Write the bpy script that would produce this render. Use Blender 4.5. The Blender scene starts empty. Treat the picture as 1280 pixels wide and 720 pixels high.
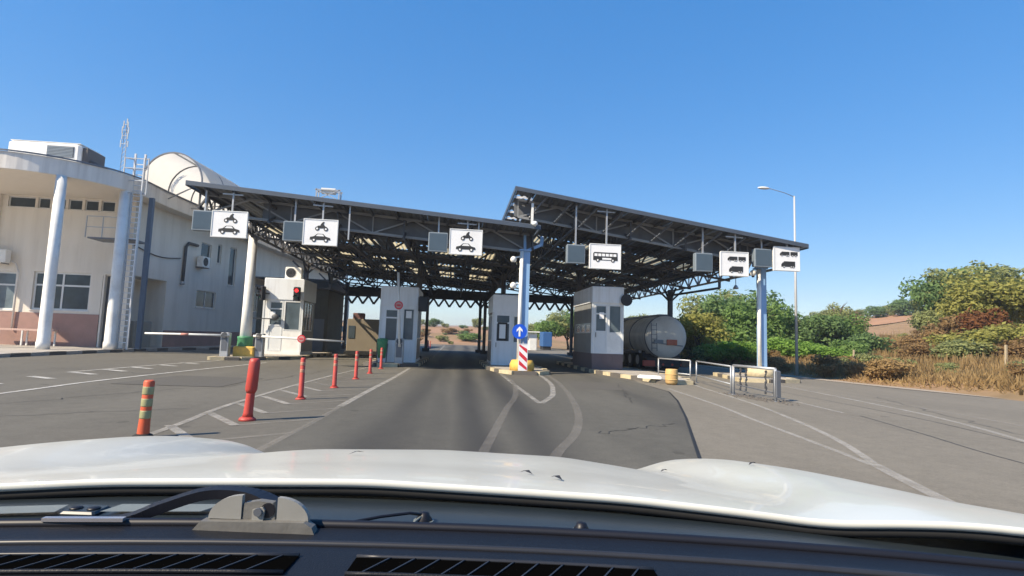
import bpy, math, random
import numpy as np
from math import sin, cos, radians, pi, atan2, hypot
from mathutils import Vector, Matrix, Euler

random.seed(7)
SC = bpy.context.scene
COL = SC.collection

# ------------------------------------------------------------------ camera
cd = bpy.data.cameras.new("camera"); cam = bpy.data.objects.new("camera", cd); COL.objects.link(cam)
cd.sensor_width = 36.0; cd.lens = 36.0 * 680.0 / 1280.0
cd.clip_start = 0.03; cd.clip_end = 6000
_y, _p, _r = radians(5.9), radians(5.33), radians(1.9)
_f = Vector((sin(_y) * cos(_p), cos(_y) * cos(_p), sin(_p)))
_rt = Vector((cos(_y), -sin(_y), 0)); _up = _rt.cross(_f)
_r2 = _rt * cos(_r) + _up * sin(_r); _u2 = -_rt * sin(_r) + _up * cos(_r)
cam.matrix_world = Matrix(((_r2.x, _u2.x, -_f.x, 0), (_r2.y, _u2.y, -_f.y, 0), (_r2.z, _u2.z, -_f.z, 1.4), (0, 0, 0, 1)))
SC.camera = cam

# ------------------------------------------------------------------ sky, sun, exposure
SUN = Vector((-0.88, -0.47, 0.88)).normalized()
SUN_EL = math.asin(SUN.z); SUN_AZ = atan2(SUN.x, SUN.y)
w = bpy.data.worlds.new("World"); SC.world = w; w.use_nodes = True
nt = w.node_tree; nt.nodes.clear()
sky = nt.nodes.new("ShaderNodeTexSky"); sky.sky_type = 'NISHITA'; sky.sun_disc = False
sky.sun_elevation = SUN_EL; sky.sun_rotation = SUN_AZ
sky.altitude = 200; sky.air_density = 1.0; sky.dust_density = 0.0; sky.ozone_density = 4.0
bg = nt.nodes.new("ShaderNodeBackground"); bg.inputs[1].default_value = 0.15
wo = nt.nodes.new("ShaderNodeOutputWorld")
hs = nt.nodes.new('ShaderNodeHueSaturation'); hs.inputs['Hue'].default_value = .512; hs.inputs['Saturation'].default_value = 2.15; hs.inputs['Value'].default_value = 1.50; gm0 = nt.nodes.new('ShaderNodeGamma'); gm0.inputs[1].default_value = 0.42; nt.links.new(sky.outputs[0], gm0.inputs[0]); nt.links.new(gm0.outputs[0], hs.inputs['Color']); 
# thin cloud wisps low over the horizon
tc = nt.nodes.new('ShaderNodeTexCoord'); sp = nt.nodes.new('ShaderNodeSeparateXYZ'); nt.links.new(tc.outputs['Generated'], sp.inputs[0])
cm = nt.nodes.new('ShaderNodeMapping'); cm.inputs['Scale'].default_value = (3.0, 3.0, 16.0); nt.links.new(tc.outputs['Generated'], cm.inputs[0])
cn = nt.nodes.new('ShaderNodeTexNoise'); cn.inputs['Scale'].default_value = 2.2; cn.inputs['Detail'].default_value = 7; nt.links.new(cm.outputs[0], cn.inputs['Vector'])
c1 = nt.nodes.new('ShaderNodeMapRange'); c1.inputs[1].default_value = .55; c1.inputs[2].default_value = .80; c1.inputs[4].default_value = .5; nt.links.new(cn.outputs[0], c1.inputs[0])
c2 = nt.nodes.new('ShaderNodeMapRange'); c2.inputs[1].default_value = .12; c2.inputs[2].default_value = .05; c2.inputs[4].default_value = .8; nt.links.new(sp.outputs[2], c2.inputs[0])
c3 = nt.nodes.new('ShaderNodeMath'); c3.operation = 'MULTIPLY'; nt.links.new(c1.outputs[0], c3.inputs[0]); nt.links.new(c2.outputs[0], c3.inputs[1])
cx = nt.nodes.new('ShaderNodeMix'); cx.data_type = 'RGBA'; cx.inputs[7].default_value = (2.0, 2.35, 2.8, 1)
nt.links.new(c3.outputs[0], cx.inputs[0]); nt.links.new(hs.outputs[0], cx.inputs[6]); nt.links.new(cx.outputs[2], bg.inputs[0]); nt.links.new(bg.outputs[0], wo.inputs[0])
sl = bpy.data.lights.new("sun", 'SUN'); sl.energy = 4.3; sl.angle = radians(0.5); sl.color = (1.0, 0.86, 0.66)
so = bpy.data.objects.new("sun", sl); COL.objects.link(so)
so.rotation_euler = (-SUN).to_track_quat('-Z', 'Y').to_euler(); so.location = (-60, -40, 60)
SC.view_settings.view_transform = 'Standard'; SC.view_settings.look = 'None'
SC.view_settings.exposure = 1.0; SC.view_settings.gamma = 1.0

# ------------------------------------------------------------------ materials
MATS = {}
def mat(name, col, rough=0.6, metal=0.0, var=0.12, scale=3.0, bump=0.0, bscale=60.0, spec=0.4, coat=0.0, dirt=None, dirt_amt=0.5, dscale=1.2, streak=False):
    if name in MATS: return MATS[name]
    m = bpy.data.materials.new(name); m.use_nodes = True; t = m.node_tree; N = t.nodes; Lk = t.links
    b = N["Principled BSDF"]
    b.inputs["Roughness"].default_value = rough; b.inputs["Metallic"].default_value = metal
    b.inputs["Specular IOR Level"].default_value = spec; b.inputs["Coat Weight"].default_value = coat
    g = N.new("ShaderNodeNewGeometry")
    n = N.new("ShaderNodeTexNoise"); n.inputs["Scale"].default_value = scale; n.inputs["Detail"].default_value = 6
    Lk.new(g.outputs["Position"], n.inputs["Vector"])
    mx = N.new("ShaderNodeMix"); mx.data_type = 'RGBA'
    mx.inputs[6].default_value = (*[c * (1 - var) for c in col], 1); mx.inputs[7].default_value = (*[min(.95, c * (1 + var)) for c in col], 1)
    Lk.new(n.outputs[0], mx.inputs[0]); out = mx.outputs[2]
    if dirt:
        n2 = N.new("ShaderNodeTexNoise"); n2.inputs["Scale"].default_value = dscale; n2.inputs["Detail"].default_value = 8; n2.inputs["Roughness"].default_value = .65
        if streak:
            mp = N.new("ShaderNodeMapping"); mp.inputs["Scale"].default_value = (3.0, 3.0, 0.25)
            Lk.new(g.outputs["Position"], mp.inputs[0]); Lk.new(mp.outputs[0], n2.inputs["Vector"])
        else: Lk.new(g.outputs["Position"], n2.inputs["Vector"])
        r = N.new("ShaderNodeValToRGB"); r.color_ramp.elements[0].position = .45; r.color_ramp.elements[1].position = .75
        r.color_ramp.elements[1].color = (dirt_amt,) * 3 + (1,)
        Lk.new(n2.outputs[0], r.inputs[0])
        m2 = N.new("ShaderNodeMix"); m2.data_type = 'RGBA'; m2.inputs[7].default_value = (*dirt, 1)
        Lk.new(r.outputs[0], m2.inputs[0]); Lk.new(out, m2.inputs[6]); out = m2.outputs[2]
    Lk.new(out, b.inputs["Base Color"])
    if bump:
        n3 = N.new("ShaderNodeTexNoise"); n3.inputs["Scale"].default_value = bscale; n3.inputs["Detail"].default_value = 4
        Lk.new(g.outputs["Position"], n3.inputs["Vector"])
        bp = N.new("ShaderNodeBump"); bp.inputs["Strength"].default_value = bump; bp.inputs["Distance"].default_value = .02
        Lk.new(n3.outputs[0], bp.inputs["Height"]); Lk.new(bp.outputs[0], b.inputs["Normal"])
    MATS[name] = m; return m

def translucent(name, col, col2, share=0.6):
    m = bpy.data.materials.new(name); m.use_nodes = True; t = m.node_tree; N = t.nodes; Lk = t.links; N.clear()
    o = N.new("ShaderNodeOutputMaterial"); a = N.new("ShaderNodeBsdfDiffuse"); b = N.new("ShaderNodeBsdfTranslucent"); x = N.new("ShaderNodeMixShader")
    g = N.new("ShaderNodeNewGeometry"); n = N.new("ShaderNodeTexNoise"); n.inputs["Scale"].default_value = 2.0; n.inputs["Detail"].default_value = 5
    Lk.new(g.outputs["Position"], n.inputs["Vector"])
    mx = N.new("ShaderNodeMix"); mx.data_type = 'RGBA'; mx.inputs[6].default_value = (*col, 1); mx.inputs[7].default_value = (*col2, 1)
    Lk.new(n.outputs[0], mx.inputs[0]); Lk.new(mx.outputs[2], a.inputs[0]); Lk.new(mx.outputs[2], b.inputs[0])
    x.inputs[0].default_value = share
    Lk.new(a.outputs[0], x.inputs[1]); Lk.new(b.outputs[0], x.inputs[2]); Lk.new(x.outputs[0], o.inputs[0])
    MATS[name] = m; return m

def leafmat(name, c1, c2):
    m = bpy.data.materials.new(name); m.use_nodes = True; t = m.node_tree; N = t.nodes; Lk = t.links; N.clear()
    o = N.new("ShaderNodeOutputMaterial"); a = N.new("ShaderNodeBsdfDiffuse"); b = N.new("ShaderNodeBsdfTranslucent"); x = N.new("ShaderNodeMixShader")
    g = N.new("ShaderNodeNewGeometry"); n = N.new("ShaderNodeTexNoise"); n.inputs["Scale"].default_value = .8; n.inputs["Detail"].default_value = 5; n.inputs["Roughness"].default_value = .7
    Lk.new(g.outputs["Position"], n.inputs["Vector"])
    rm = N.new("ShaderNodeMapRange"); rm.inputs[1].default_value = .32; rm.inputs[2].default_value = .68
    ad = N.new("ShaderNodeMath"); ad.operation = 'MULTIPLY_ADD'; ad.inputs[1].default_value = .5; 
    Lk.new(g.outputs["Random Per Island"], ad.inputs[0])
    Lk.new(n.outputs[0], rm.inputs[0])
    hf = N.new("ShaderNodeMath"); hf.operation = 'MULTIPLY'; hf.inputs[1].default_value = .5; Lk.new(rm.outputs[0], hf.inputs[0]); Lk.new(hf.outputs[0], ad.inputs[2])
    mx = N.new("ShaderNodeMix"); mx.data_type = 'RGBA'; mx.inputs[6].default_value = (*c1, 1); mx.inputs[7].default_value = (*c2, 1)
    Lk.new(ad.outputs[0], mx.inputs[0]); Lk.new(mx.outputs[2], a.inputs[0]); Lk.new(mx.outputs[2], b.inputs[0])
    x.inputs[0].default_value = .48
    Lk.new(a.outputs[0], x.inputs[1]); Lk.new(b.outputs[0], x.inputs[2]); Lk.new(x.outputs[0], o.inputs[0])
    MATS[name] = m; return m

def glassmat(name, tint, rough=.06):
    # window glass with the dim interior of a closed building behind it
    m = bpy.data.materials.new(name); m.use_nodes = True; b = m.node_tree.nodes["Principled BSDF"]
    N = m.node_tree.nodes; g = N.new("ShaderNodeNewGeometry"); n = N.new("ShaderNodeTexNoise"); n.inputs["Scale"].default_value = 1.6; n.inputs["Detail"].default_value = 3
    m.node_tree.links.new(g.outputs["Position"], n.inputs["Vector"])
    mx = N.new("ShaderNodeMix"); mx.data_type = 'RGBA'; mx.inputs[6].default_value = (*[c * .5 for c in tint], 1); mx.inputs[7].default_value = (*[c * 1.6 for c in tint], 1)
    m.node_tree.links.new(n.outputs[0], mx.inputs[0]); m.node_tree.links.new(mx.outputs[2], b.inputs["Base Color"])
    b.inputs["Roughness"].default_value = rough; b.inputs["Specular IOR Level"].default_value = .32
    MATS[name] = m; return m

def emit(name, col, s):
    m = bpy.data.materials.new(name); m.use_nodes = True; b = m.node_tree.nodes["Principled BSDF"]
    b.inputs["Base Color"].default_value = (*col, 1); b.inputs["Emission Color"].default_value = (*col, 1); b.inputs["Emission Strength"].default_value = s
    MATS[name] = m; return m

def asphalt(name, col, tracks=(), trackcol=(.03, .03, .03), tw=.32, rough=.85, patch=.35):
    m = bpy.data.materials.new(name); m.use_nodes = True; t = m.node_tree; N = t.nodes; Lk = t.links; b = N["Principled BSDF"]
    b.inputs["Roughness"].default_value = rough; b.inputs["Specular IOR Level"].default_value = .3
    g = N.new("ShaderNodeNewGeometry")
    def noise(s, d=6, r=.6, vec=None):
        n = N.new("ShaderNodeTexNoise"); n.inputs["Scale"].default_value = s; n.inputs["Detail"].default_value = d; n.inputs["Roughness"].default_value = r
        Lk.new(vec or g.outputs["Position"], n.inputs["Vector"]); return n.outputs[0]
    def math_(op, a, bb=None, c=None):
        k = N.new("ShaderNodeMath"); k.operation = op
        for i, v in enumerate((a, bb, c)):
            if v is None: continue
            if isinstance(v, (int, float)): k.inputs[i].default_value = v
            else: Lk.new(v, k.inputs[i])
        return k.outputs[0]
    mp = N.new("ShaderNodeMapping"); mp.inputs["Scale"].default_value = (1.0, .22, 1); Lk.new(g.outputs["Position"], mp.inputs[0])
    big = noise(.55, 5, .6, mp.outputs[0]); fine = noise(90, 3, .8); mid = noise(4, 6, .7)
    f = math_('ADD', math_('MULTIPLY', math_('SUBTRACT', big, .5), patch * 2), math_('MULTIPLY', math_('SUBTRACT', fine, .5), .95))
    f = math_('ADD', f, math_('MULTIPLY', math_('SUBTRACT', mid, .5), .55))
    f = math_('ADD', f, math_('MULTIPLY', math_('SUBTRACT', noise(22, 4, .75), .5), .6)); f = math_('ADD', f, 1.0)
    v = N.new("ShaderNodeVectorMath"); v.operation = 'SCALE'; v.inputs[0].default_value = col; Lk.new(f, v.inputs[3]); out = v.outputs[0]
    # oil drips and bitumen spots
    vo = N.new("ShaderNodeTexVoronoi"); vo.inputs["Scale"].default_value = .9; Lk.new(g.outputs["Position"], vo.inputs["Vector"])
    sp_ = math_('LESS_THAN', math_('ADD', vo.outputs["Distance"], math_('MULTIPLY', noise(7, 3, .6), .16)), .155)
    m0 = N.new("ShaderNodeMix"); m0.data_type = 'RGBA'; m0.inputs[7].default_value = (*[c * .5 for c in col], 1)
    Lk.new(math_('MULTIPLY', sp_, .55), m0.inputs[0]); Lk.new(out, m0.inputs[6]); out = m0.outputs[2]
    if tracks:
        sx = N.new("ShaderNodeSeparateXYZ"); Lk.new(g.outputs["Position"], sx.inputs[0])
        mp2 = N.new("ShaderNodeMapping"); mp2.inputs["Scale"].default_value = (.4, .055, 1); Lk.new(g.outputs["Position"], mp2.inputs[0])
        wob = math_('MULTIPLY', math_('SUBTRACT', noise(1.0, 2, .5, mp2.outputs[0]), .5), 1.5)
        tot = None
        for (x0, slope, a) in tracks:
            cx = math_('MULTIPLY_ADD', sx.outputs[1], slope, x0)
            dd = math_('SUBTRACT', math_('ADD', sx.outputs[0], wob), cx)
            e = math_('EXPONENT', math_('MULTIPLY', math_('MULTIPLY', dd, dd), -1.0 / (tw * tw)))
            e = math_('MULTIPLY', e, a)
            tot = e if tot is None else math_('MAXIMUM', tot, e)
        tot = math_('MULTIPLY', tot, math_('MULTIPLY_ADD', noise(.7, 4, .6, mp2.outputs[0]), 1.7, .0))
        mx = N.new("ShaderNodeMix"); mx.data_type = 'RGBA'; mx.inputs[7].default_value = (*trackcol, 1)
        Lk.new(tot, mx.inputs[0]); Lk.new(out, mx.inputs[6]); out = mx.outputs[2]
    Lk.new(out, b.inputs["Base Color"])
    bp = N.new("ShaderNodeBump"); bp.inputs["Strength"].default_value = .35; bp.inputs["Distance"].default_value = .01
    Lk.new(fine, bp.inputs["Height"]); Lk.new(bp.outputs[0], b.inputs["Normal"])
    MATS[name] = m; return m

def paintmat(name, col, wear=.55, hi=.85, lo=.15, wid=.2):
    # worn road paint: transparent where it has flaked away
    m = bpy.data.materials.new(name); m.use_nodes = True; t = m.node_tree; N = t.nodes; Lk = t.links; b = N["Principled BSDF"]
    b.inputs["Base Color"].default_value = (*col, 1); b.inputs["Roughness"].default_value = .8
    g = N.new("ShaderNodeNewGeometry"); n = N.new("ShaderNodeTexNoise"); n.inputs["Scale"].default_value = 2.2; n.inputs["Detail"].default_value = 12; n.inputs["Roughness"].default_value = .8
    Lk.new(g.outputs["Position"], n.inputs["Vector"])
    r = N.new("ShaderNodeMapRange"); r.inputs[1].default_value = wear - wid; r.inputs[2].default_value = wear + wid; r.inputs[3].default_value = hi; r.inputs[4].default_value = lo
    Lk.new(n.outputs[0], r.inputs[0])
    Lk.new(r.outputs[0], b.inputs["Alpha"])
    MATS[name] = m; return m

def deckmat(name, col):
    return mat(name, col, rough=.55, metal=.2, var=.25, scale=1.5, dirt=(.05, .04, .03), dirt_amt=.6, dscale=.8)

WHITE = mat("white_paint", (.80, .80, .77), .45, var=.06, dirt=(.35, .32, .28), dirt_amt=.35)
OFFWHITE = mat("cream_render", (.74, .695, .62), .9, var=.08, scale=.8, bump=.15, dirt=(.45, .40, .33), dirt_amt=.4, dscale=.5, streak=True)
FASCIA = mat("fascia_render", (.74, .71, .66), .85, var=.07, scale=.8, dirt=(.33, .30, .27), dirt_amt=.55, dscale=.6, streak=True)
SOFFIT = mat("soffit_render", (.74, .68, .59), .9, var=.06)
PLINTH = mat("red_plinth", (.36, .22, .19), .85, var=.15, scale=2, dirt=(.2, .15, .13), dirt_amt=.5)
FRAMEW = mat("window_frame_white", (.66, .68, .68), .4, var=.05)
GLASS = glassmat("dark_glass", (.045, .062, .074), .14)
GLASSB = glassmat("bright_glass", (.13, .17, .20))
GLASSK = glassmat("kiosk_glass", (.085, .115, .135), .1)
STEELDK = mat("dark_steel", (.072, .080, .092), .6, .15, var=.2, dirt=(.12, .085, .06), dirt_amt=.6)
STEELGREY = mat("grey_steel", (.15, .16, .18), .45, .5, var=.15)
GALV = mat("galvanised", (.42, .44, .46), .48, .5, var=.15, dirt=(.28, .25, .22), dirt_amt=.4)
COLBLUE = mat("blue_grey_paint", (.25, .42, .66), .4, var=.06, dirt=(.18, .22, .28), dirt_amt=.4, streak=True)
DECK = deckmat("deck_sheet", (.145, .155, .170))
DECKTOP = mat("deck_edge", (.085, .105, .135), .5, .3, var=.15)
PANELGREY = mat("panel_grey", (.17, .21, .25), .5, var=.1)
SIGNW = mat("sign_white", (.82, .83, .84), .4, var=.03, dirt=(.5, .48, .45), dirt_amt=.25)
BLACK = mat("sign_black", (.03, .03, .03), .5)
DARK = mat("dark_plastic", (.02, .02, .023), .5)
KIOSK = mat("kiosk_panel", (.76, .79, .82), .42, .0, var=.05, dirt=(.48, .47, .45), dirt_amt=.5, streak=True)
KIOSKDK = mat("kiosk_side_shade", (.23, .24, .24), .5, .1, var=.12, dirt=(.12, .11, .1), dirt_amt=.5)  # darker than the fronts: shade of the side walls put into the colour
BROWNPL = mat("brown_plinth", (.16, .12, .12), .7, var=.15)
RED = mat("bollard_red", (.48, .060, .045), .5, var=.12, scale=8, dirt=(.22, .07, .06), dirt_amt=.5, dscale=6)
ORANGE = mat("bollard_orange", (.58, .10, .04), .5, var=.12, scale=8, dirt=(.3, .12, .08), dirt_amt=.4, dscale=6)
BANDG = mat("reflective_band", (.33, .32, .17), .5, var=.2, scale=12)
YELLOW = mat("yellow_paint", (.72, .45, .09), .6, var=.12, dirt=(.25, .18, .1), dirt_amt=.5, dscale=4)
DRUMY = mat("drum_yellow", (.58, .38, .15), .55, var=.12, dirt=(.32, .22, .12), dirt_amt=.5, dscale=5)
KERBY = mat("kerb_yellow", (.54, .46, .30), .8, var=.2, dirt=(.2, .18, .15), dirt_amt=.6, dscale=4)
KERBK = mat("kerb_black", (.11, .10, .09), .8, var=.25)
KERBG = mat("kerb_grey", (.36, .34, .31), .85, var=.2, dirt=(.2, .18, .16), dirt_amt=.5, dscale=4)
PAVE = mat("paving_concrete", (.38, .35, .31), .9, var=.15, scale=1.5, dirt=(.18, .17, .15), dirt_amt=.5)
GREEN = mat("green_paint", (.06, .25, .12), .5, var=.15, dirt=(.1, .14, .08), dirt_amt=.4)
BLUESIGN = mat("blue_sign", (.01, .09, .62), .4, var=.05)
SIGNRED = mat("sign_red", (.62, .03, .05), .45, var=.05)
TANK = mat("tank_steel", (.62, .60, .55), .45, .15, var=.1, dirt=(.25, .24, .22), dirt_amt=.5, streak=True)
TANKEND = mat("tank_end", (.60, .58, .53), .5, .1, var=.07, dirt=(.35, .33, .3), dirt_amt=.45)
RUBBER = mat("rubber", (.02, .02, .02), .85, var=.2)
TRUCKDK = mat("truck_chassis", (.03, .03, .035), .6, var=.2)
TAN = mat("tan_panel", (.24, .205, .15), .7, var=.1, dirt=(.2, .16, .11), dirt_amt=.5)
BLUEC = mat("blue_container", (.035, .11, .28), .55, var=.1)
HOODW = mat("car_white", (.60, .605, .55), .28, var=.02, spec=.4, coat=.22, dirt=(.52, .515, .46), dirt_amt=.6, dscale=9)
DASH = mat("dash_plastic", (.008, .0095, .014), .5, spec=.25, var=.2, scale=30, bump=.12, bscale=700)
DASHDK = mat("dash_black", (.008, .008, .012), .45, var=.2)
DASHHI = mat("dash_rib", (.022, .023, .028), .38, var=.2, scale=40)
COWL = mat("cowl_plastic", (.018, .026, .033), .36, var=.15, scale=12)
COWLGREY = mat("cowl_grey", (.15, .17, .165), .45, var=.15, scale=25)
ALU = mat("cast_grey", (.155, .15, .138), .55, .2, var=.3, scale=70, bump=.06, bscale=260)
ALULT = mat("cast_pale", (.25, .245, .225), .5, .1, var=.1, scale=60)
VAULT = translucent("vault_sheet", (.80, .78, .74), (.70, .68, .63), .5)
SKYL = translucent("skylight_sheet", (.60, .53, .36), (.40, .35, .22), .7)
BARK = mat("bark", (.10, .075, .055), .9, var=.3, scale=6)
LF_DK = leafmat("leaf_dark", (0.088, 0.149, 0.071), (0.247, 0.362, 0.136))
LF_GR = leafmat("leaf_green", (0.092, 0.170, 0.053), (0.269, 0.394, 0.125))
LF_YL = leafmat("leaf_yellow", (0.180, 0.200, 0.059), (0.472, 0.443, 0.133))
LF_GY = leafmat("leaf_greygreen", (0.161, 0.198, 0.088), (0.415, 0.436, 0.186))
LF_BR = leafmat("leaf_bright", (0.117, 0.220, 0.044), (0.297, 0.470, 0.103))
LF_RD = leafmat("leaf_red", (.14, .062, .028), (.29, .135, .06))
LF_BN = leafmat("leaf_brown", (0.213, 0.134, 0.062), (0.403, 0.280, 0.140))
LF_GS = leafmat("dry_grass", (0.224, 0.146, 0.062), (0.493, 0.358, 0.179))

# ------------------------------------------------------------------ mesh helpers
ORG = {}
def tag(o, label, cat, group=None, kind=None):
    if label: o["label"] = label
    if cat: o["category"] = cat
    if group: o["group"] = group
    if kind: o["kind"] = kind
    return o
def thing(name, label, cat, loc=(0, 0, 0), group=None):
    o = bpy.data.objects.new(name, None); COL.objects.link(o); o.location = loc; o.empty_display_size = .2
    ORG[o.name] = Vector(loc); return tag(o, label, cat, group)
def root_of(o):
    while o.parent: o = o.parent
    return o

class MB:
    def __init__(s): s.v = []; s.f = []; s.sm = []
    def add(s, vs, fs, smooth=False):
        o = len(s.v); s.v += [tuple(v) for v in vs]; s.f += [tuple(i + o for i in f) for f in fs]; s.sm += [smooth] * len(fs); return s
    def box(s, a, b):
        (x0, y0, z0), (x1, y1, z1) = a, b
        return s.add([(x0, y0, z0), (x1, y0, z0), (x1, y1, z0), (x0, y1, z0), (x0, y0, z1), (x1, y0, z1), (x1, y1, z1), (x0, y1, z1)],
                     [(0, 3, 2, 1), (4, 5, 6, 7), (0, 1, 5, 4), (1, 2, 6, 5), (2, 3, 7, 6), (3, 0, 4, 7)])
    def cbox(s, c, d): return s.box([c[i] - d[i] / 2 for i in range(3)], [c[i] + d[i] / 2 for i in range(3)])
    def bevbox(s, a, b, r=.03):
        # box with chamfered vertical edges and top
        (x0, y0, z0), (x1, y1, z1) = a, b
        pl = [(x0 + r, y0), (x1 - r, y0), (x1, y0 + r), (x1, y1 - r), (x1 - r, y1), (x0 + r, y1), (x0, y1 - r), (x0, y0 + r)]
        cx, cy = (x0 + x1) / 2, (y0 + y1) / 2
        pi_ = [(x + (r * .9 if x < cx else -r * .9), y + (r * .9 if y < cy else -r * .9)) for x, y in pl]
        vs = [(x, y, z0) for x, y in pl] + [(x, y, z1 - r) for x, y in pl] + [(x, y, z1) for x, y in pi_]
        n = 8; fs = [tuple(range(n - 1, -1, -1)), tuple(range(2 * n, 3 * n))]
        for k in (0, 1):
            for i in range(n): fs.append((k * n + i, k * n + (i + 1) % n, (k + 1) * n + (i + 1) % n, (k + 1) * n + i))
        return s.add(vs, fs)
    def prism(s, poly, z0, z1):
        n = len(poly)
        a = sum(poly[i][0] * poly[(i + 1) % n][1] - poly[(i + 1) % n][0] * poly[i][1] for i in range(n))
        if a < 0: poly = poly[::-1]
        return s.add([(x, y, z0) for x, y in poly] + [(x, y, z1) for x, y in poly],
                     [tuple(range(n - 1, -1, -1)), tuple(range(n, 2 * n))] + [(i, (i + 1) % n, n + (i + 1) % n, n + i) for i in range(n)])
    def plate(s, poly, y0, y1, ox=0, oz=0, k=1.0):
        # polygon in the x,z plane extruded along y (front at y0)
        n = len(poly); p = [(ox + x * k, oz + z * k) for x, z in poly]
        a = sum(p[i][0] * p[(i + 1) % n][1] - p[(i + 1) % n][0] * p[i][1] for i in range(n))
        if a < 0: p = p[::-1]
        return s.add([(x, y0, z) for x, z in p] + [(x, y1, z) for x, z in p],
                     [tuple(range(n)), tuple(range(2 * n - 1, n - 1, -1))] + [((i + 1) % n, i, n + i, n + (i + 1) % n) for i in range(n)])
    def cyl(s, p0, p1, r0, r1=None, n=12, smooth=True, caps=True):
        r1 = r0 if r1 is None else r1; p0 = Vector(p0); p1 = Vector(p1); d = (p1 - p0).normalized()
        a = d.orthogonal().normalized(); b = d.cross(a)
        if abs(d.z) > .99: a = Vector((1, 0, 0)); b = d.cross(a)
        vs = []
        for p, r in ((p0, r0), (p1, r1)):
            for i in range(n):
                t = 2 * pi * (i + .5) / n; vs.append(p + a * (r * cos(t)) + b * (r * sin(t)))
        fs = [(i, (i + 1) % n, n + (i + 1) % n, n + i) for i in range(n)]
        s.add(vs, fs, smooth)
        if caps:
            o = len(s.v) - 2 * n
            s.f += [tuple(o + i for i in range(n - 1, -1, -1)), tuple(o + n + i for i in range(n))]; s.sm += [False, False]
        return s
    def lathe(s, c, prof, n=16):
        # prof: (r, z) pairs upward
        vs = [(c[0] + r * cos(2 * pi * i / n), c[1] + r * sin(2 * pi * i / n), c[2] + z) for r, z in prof for i in range(n)]
        fs = [(k * n + i, k * n + (i + 1) % n, (k + 1) * n + (i + 1) % n, (k + 1) * n + i) for k in range(len(prof) - 1) for i in range(n)]
        s.add(vs, fs, True); o = len(s.v) - n * len(prof); m = o + n * (len(prof) - 1)
        s.f += [tuple(o + i for i in range(n - 1, -1, -1)), tuple(m + i for i in range(n))]; s.sm += [False, False]; return s
    def tube(s, pts, r, n=8):
        P = [Vector(p) for p in pts]; vs = []; ref = None
        for i, p in enumerate(P):
            d = (P[min(i + 1, len(P) - 1)] - P[max(i - 1, 0)]).normalized()
            a = (ref - d * ref.dot(d)) if ref else d.orthogonal()
            if a.length < 1e-4: a = d.orthogonal()
            a = a.normalized(); ref = a; b = d.cross(a)
            vs += [p + a * (r * cos(2 * pi * k / n)) + b * (r * sin(2 * pi * k / n)) for k in range(n)]
        m = len(P)
        s.add(vs, [(j * n + k, j * n + (k + 1) % n, (j + 1) * n + (k + 1) % n, (j + 1) * n + k) for j in range(m - 1) for k in range(n)], True)
        o = len(s.v) - n * m; s.f += [tuple(o + k for k in range(n - 1, -1, -1)), tuple(o + (m - 1) * n + k for k in range(n))]; s.sm += [False, False]
        return s
    def bar(s, p0, p1, w, h=None):
        # square bar
        h = h or w; p0 = Vector(p0); p1 = Vector(p1); d = (p1 - p0).normalized()
        a = d.cross(Vector((0, 0, 1))); a = Vector((1, 0, 0)) if a.length < 1e-3 else a.normalized(); b = d.cross(a)
        vs = [p + a * (sx * w / 2) + b * (sy * h / 2) for p in (p0, p1) for sx, sy in ((-1, -1), (1, -1), (1, 1), (-1, 1))]
        return s.add(vs, [(3, 2, 1, 0), (4, 5, 6, 7), (0, 1, 5, 4), (1, 2, 6, 5), (2, 3, 7, 6), (3, 0, 4, 7)])
    def ell(s, c, r, n=12, m=8):
        vs = []; 
        for j in range(1, m):
            t = pi * j / m
            for i in range(n): vs.append((c[0] + r[0] * sin(t) * cos(2 * pi * i / n), c[1] + r[1] * sin(t) * sin(2 * pi * i / n), c[2] + r[2] * cos(t)))
        vs += [(c[0], c[1], c[2] + r[2]), (c[0], c[1], c[2] - r[2])]; T = len(vs) - 2; B = T + 1
        fs = [(j * n + i, (j + 1) * n + i, (j + 1) * n + (i + 1) % n, j * n + (i + 1) % n) for j in range(m - 2) for i in range(n)]
        fs += [(T, i, (i + 1) % n) for i in range(n)] + [(B, (m - 2) * n + (i + 1) % n, (m - 2) * n + i) for i in range(n)]
        return s.add(vs, fs, True)
    def strip(s, pts, wd, z, rnd=True):
        # flat road line of width wd along pts
        P = [Vector((p[0], p[1])) for p in pts]; L = []; R = []
        if rnd and 2 < len(P) < 20:       # round the corners
            Q = [P[0] * 2 - P[1]] + P + [P[-1] * 2 - P[-2]]; O = []
            for i in range(1, len(Q) - 2):
                a, b, c, d = Q[i - 1:i + 3]
                for k in range(6):
                    t = k / 6; O.append(.5 * (2 * b + (c - a) * t + (2 * a - 5 * b + 4 * c - d) * t * t + (3 * b - a - 3 * c + d) * t ** 3))
            P = O + [P[-1]]
        for i, p in enumerate(P):
            d = (P[min(i + 1, len(P) - 1)] - P[max(i - 1, 0)]).normalized(); nn = Vector((-d.y, d.x)) * wd / 2
            L.append(p + nn); R.append(p - nn)
        vs = [(q.x, q.y, z) for q in L] + [(q.x, q.y, z) for q in R]; n = len(P)
        return s.add(vs, [(n + i, n + i + 1, i + 1, i) for i in range(n - 1)])
    def map(s, fn): s.v = [tuple(fn(*v)) for v in s.v]; return s
    def mesh(s, name, m, off=Vector((0, 0, 0))):
        me = bpy.data.meshes.new(name); me.from_pydata([(v[0] - off.x, v[1] - off.y, v[2] - off.z) for v in s.v], [], s.f)
        me.polygons.foreach_set("use_smooth", s.sm); me.materials.append(m); me.update(); return me
    def build(s, name, m, parent=None):
        off = ORG.get(root_of(parent).name, Vector((0, 0, 0))) if parent else Vector((0, 0, 0))
        o = bpy.data.objects.new(name, s.mesh(name, m, off)); COL.objects.link(o)
        if parent: o.parent = parent
        return o
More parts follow.
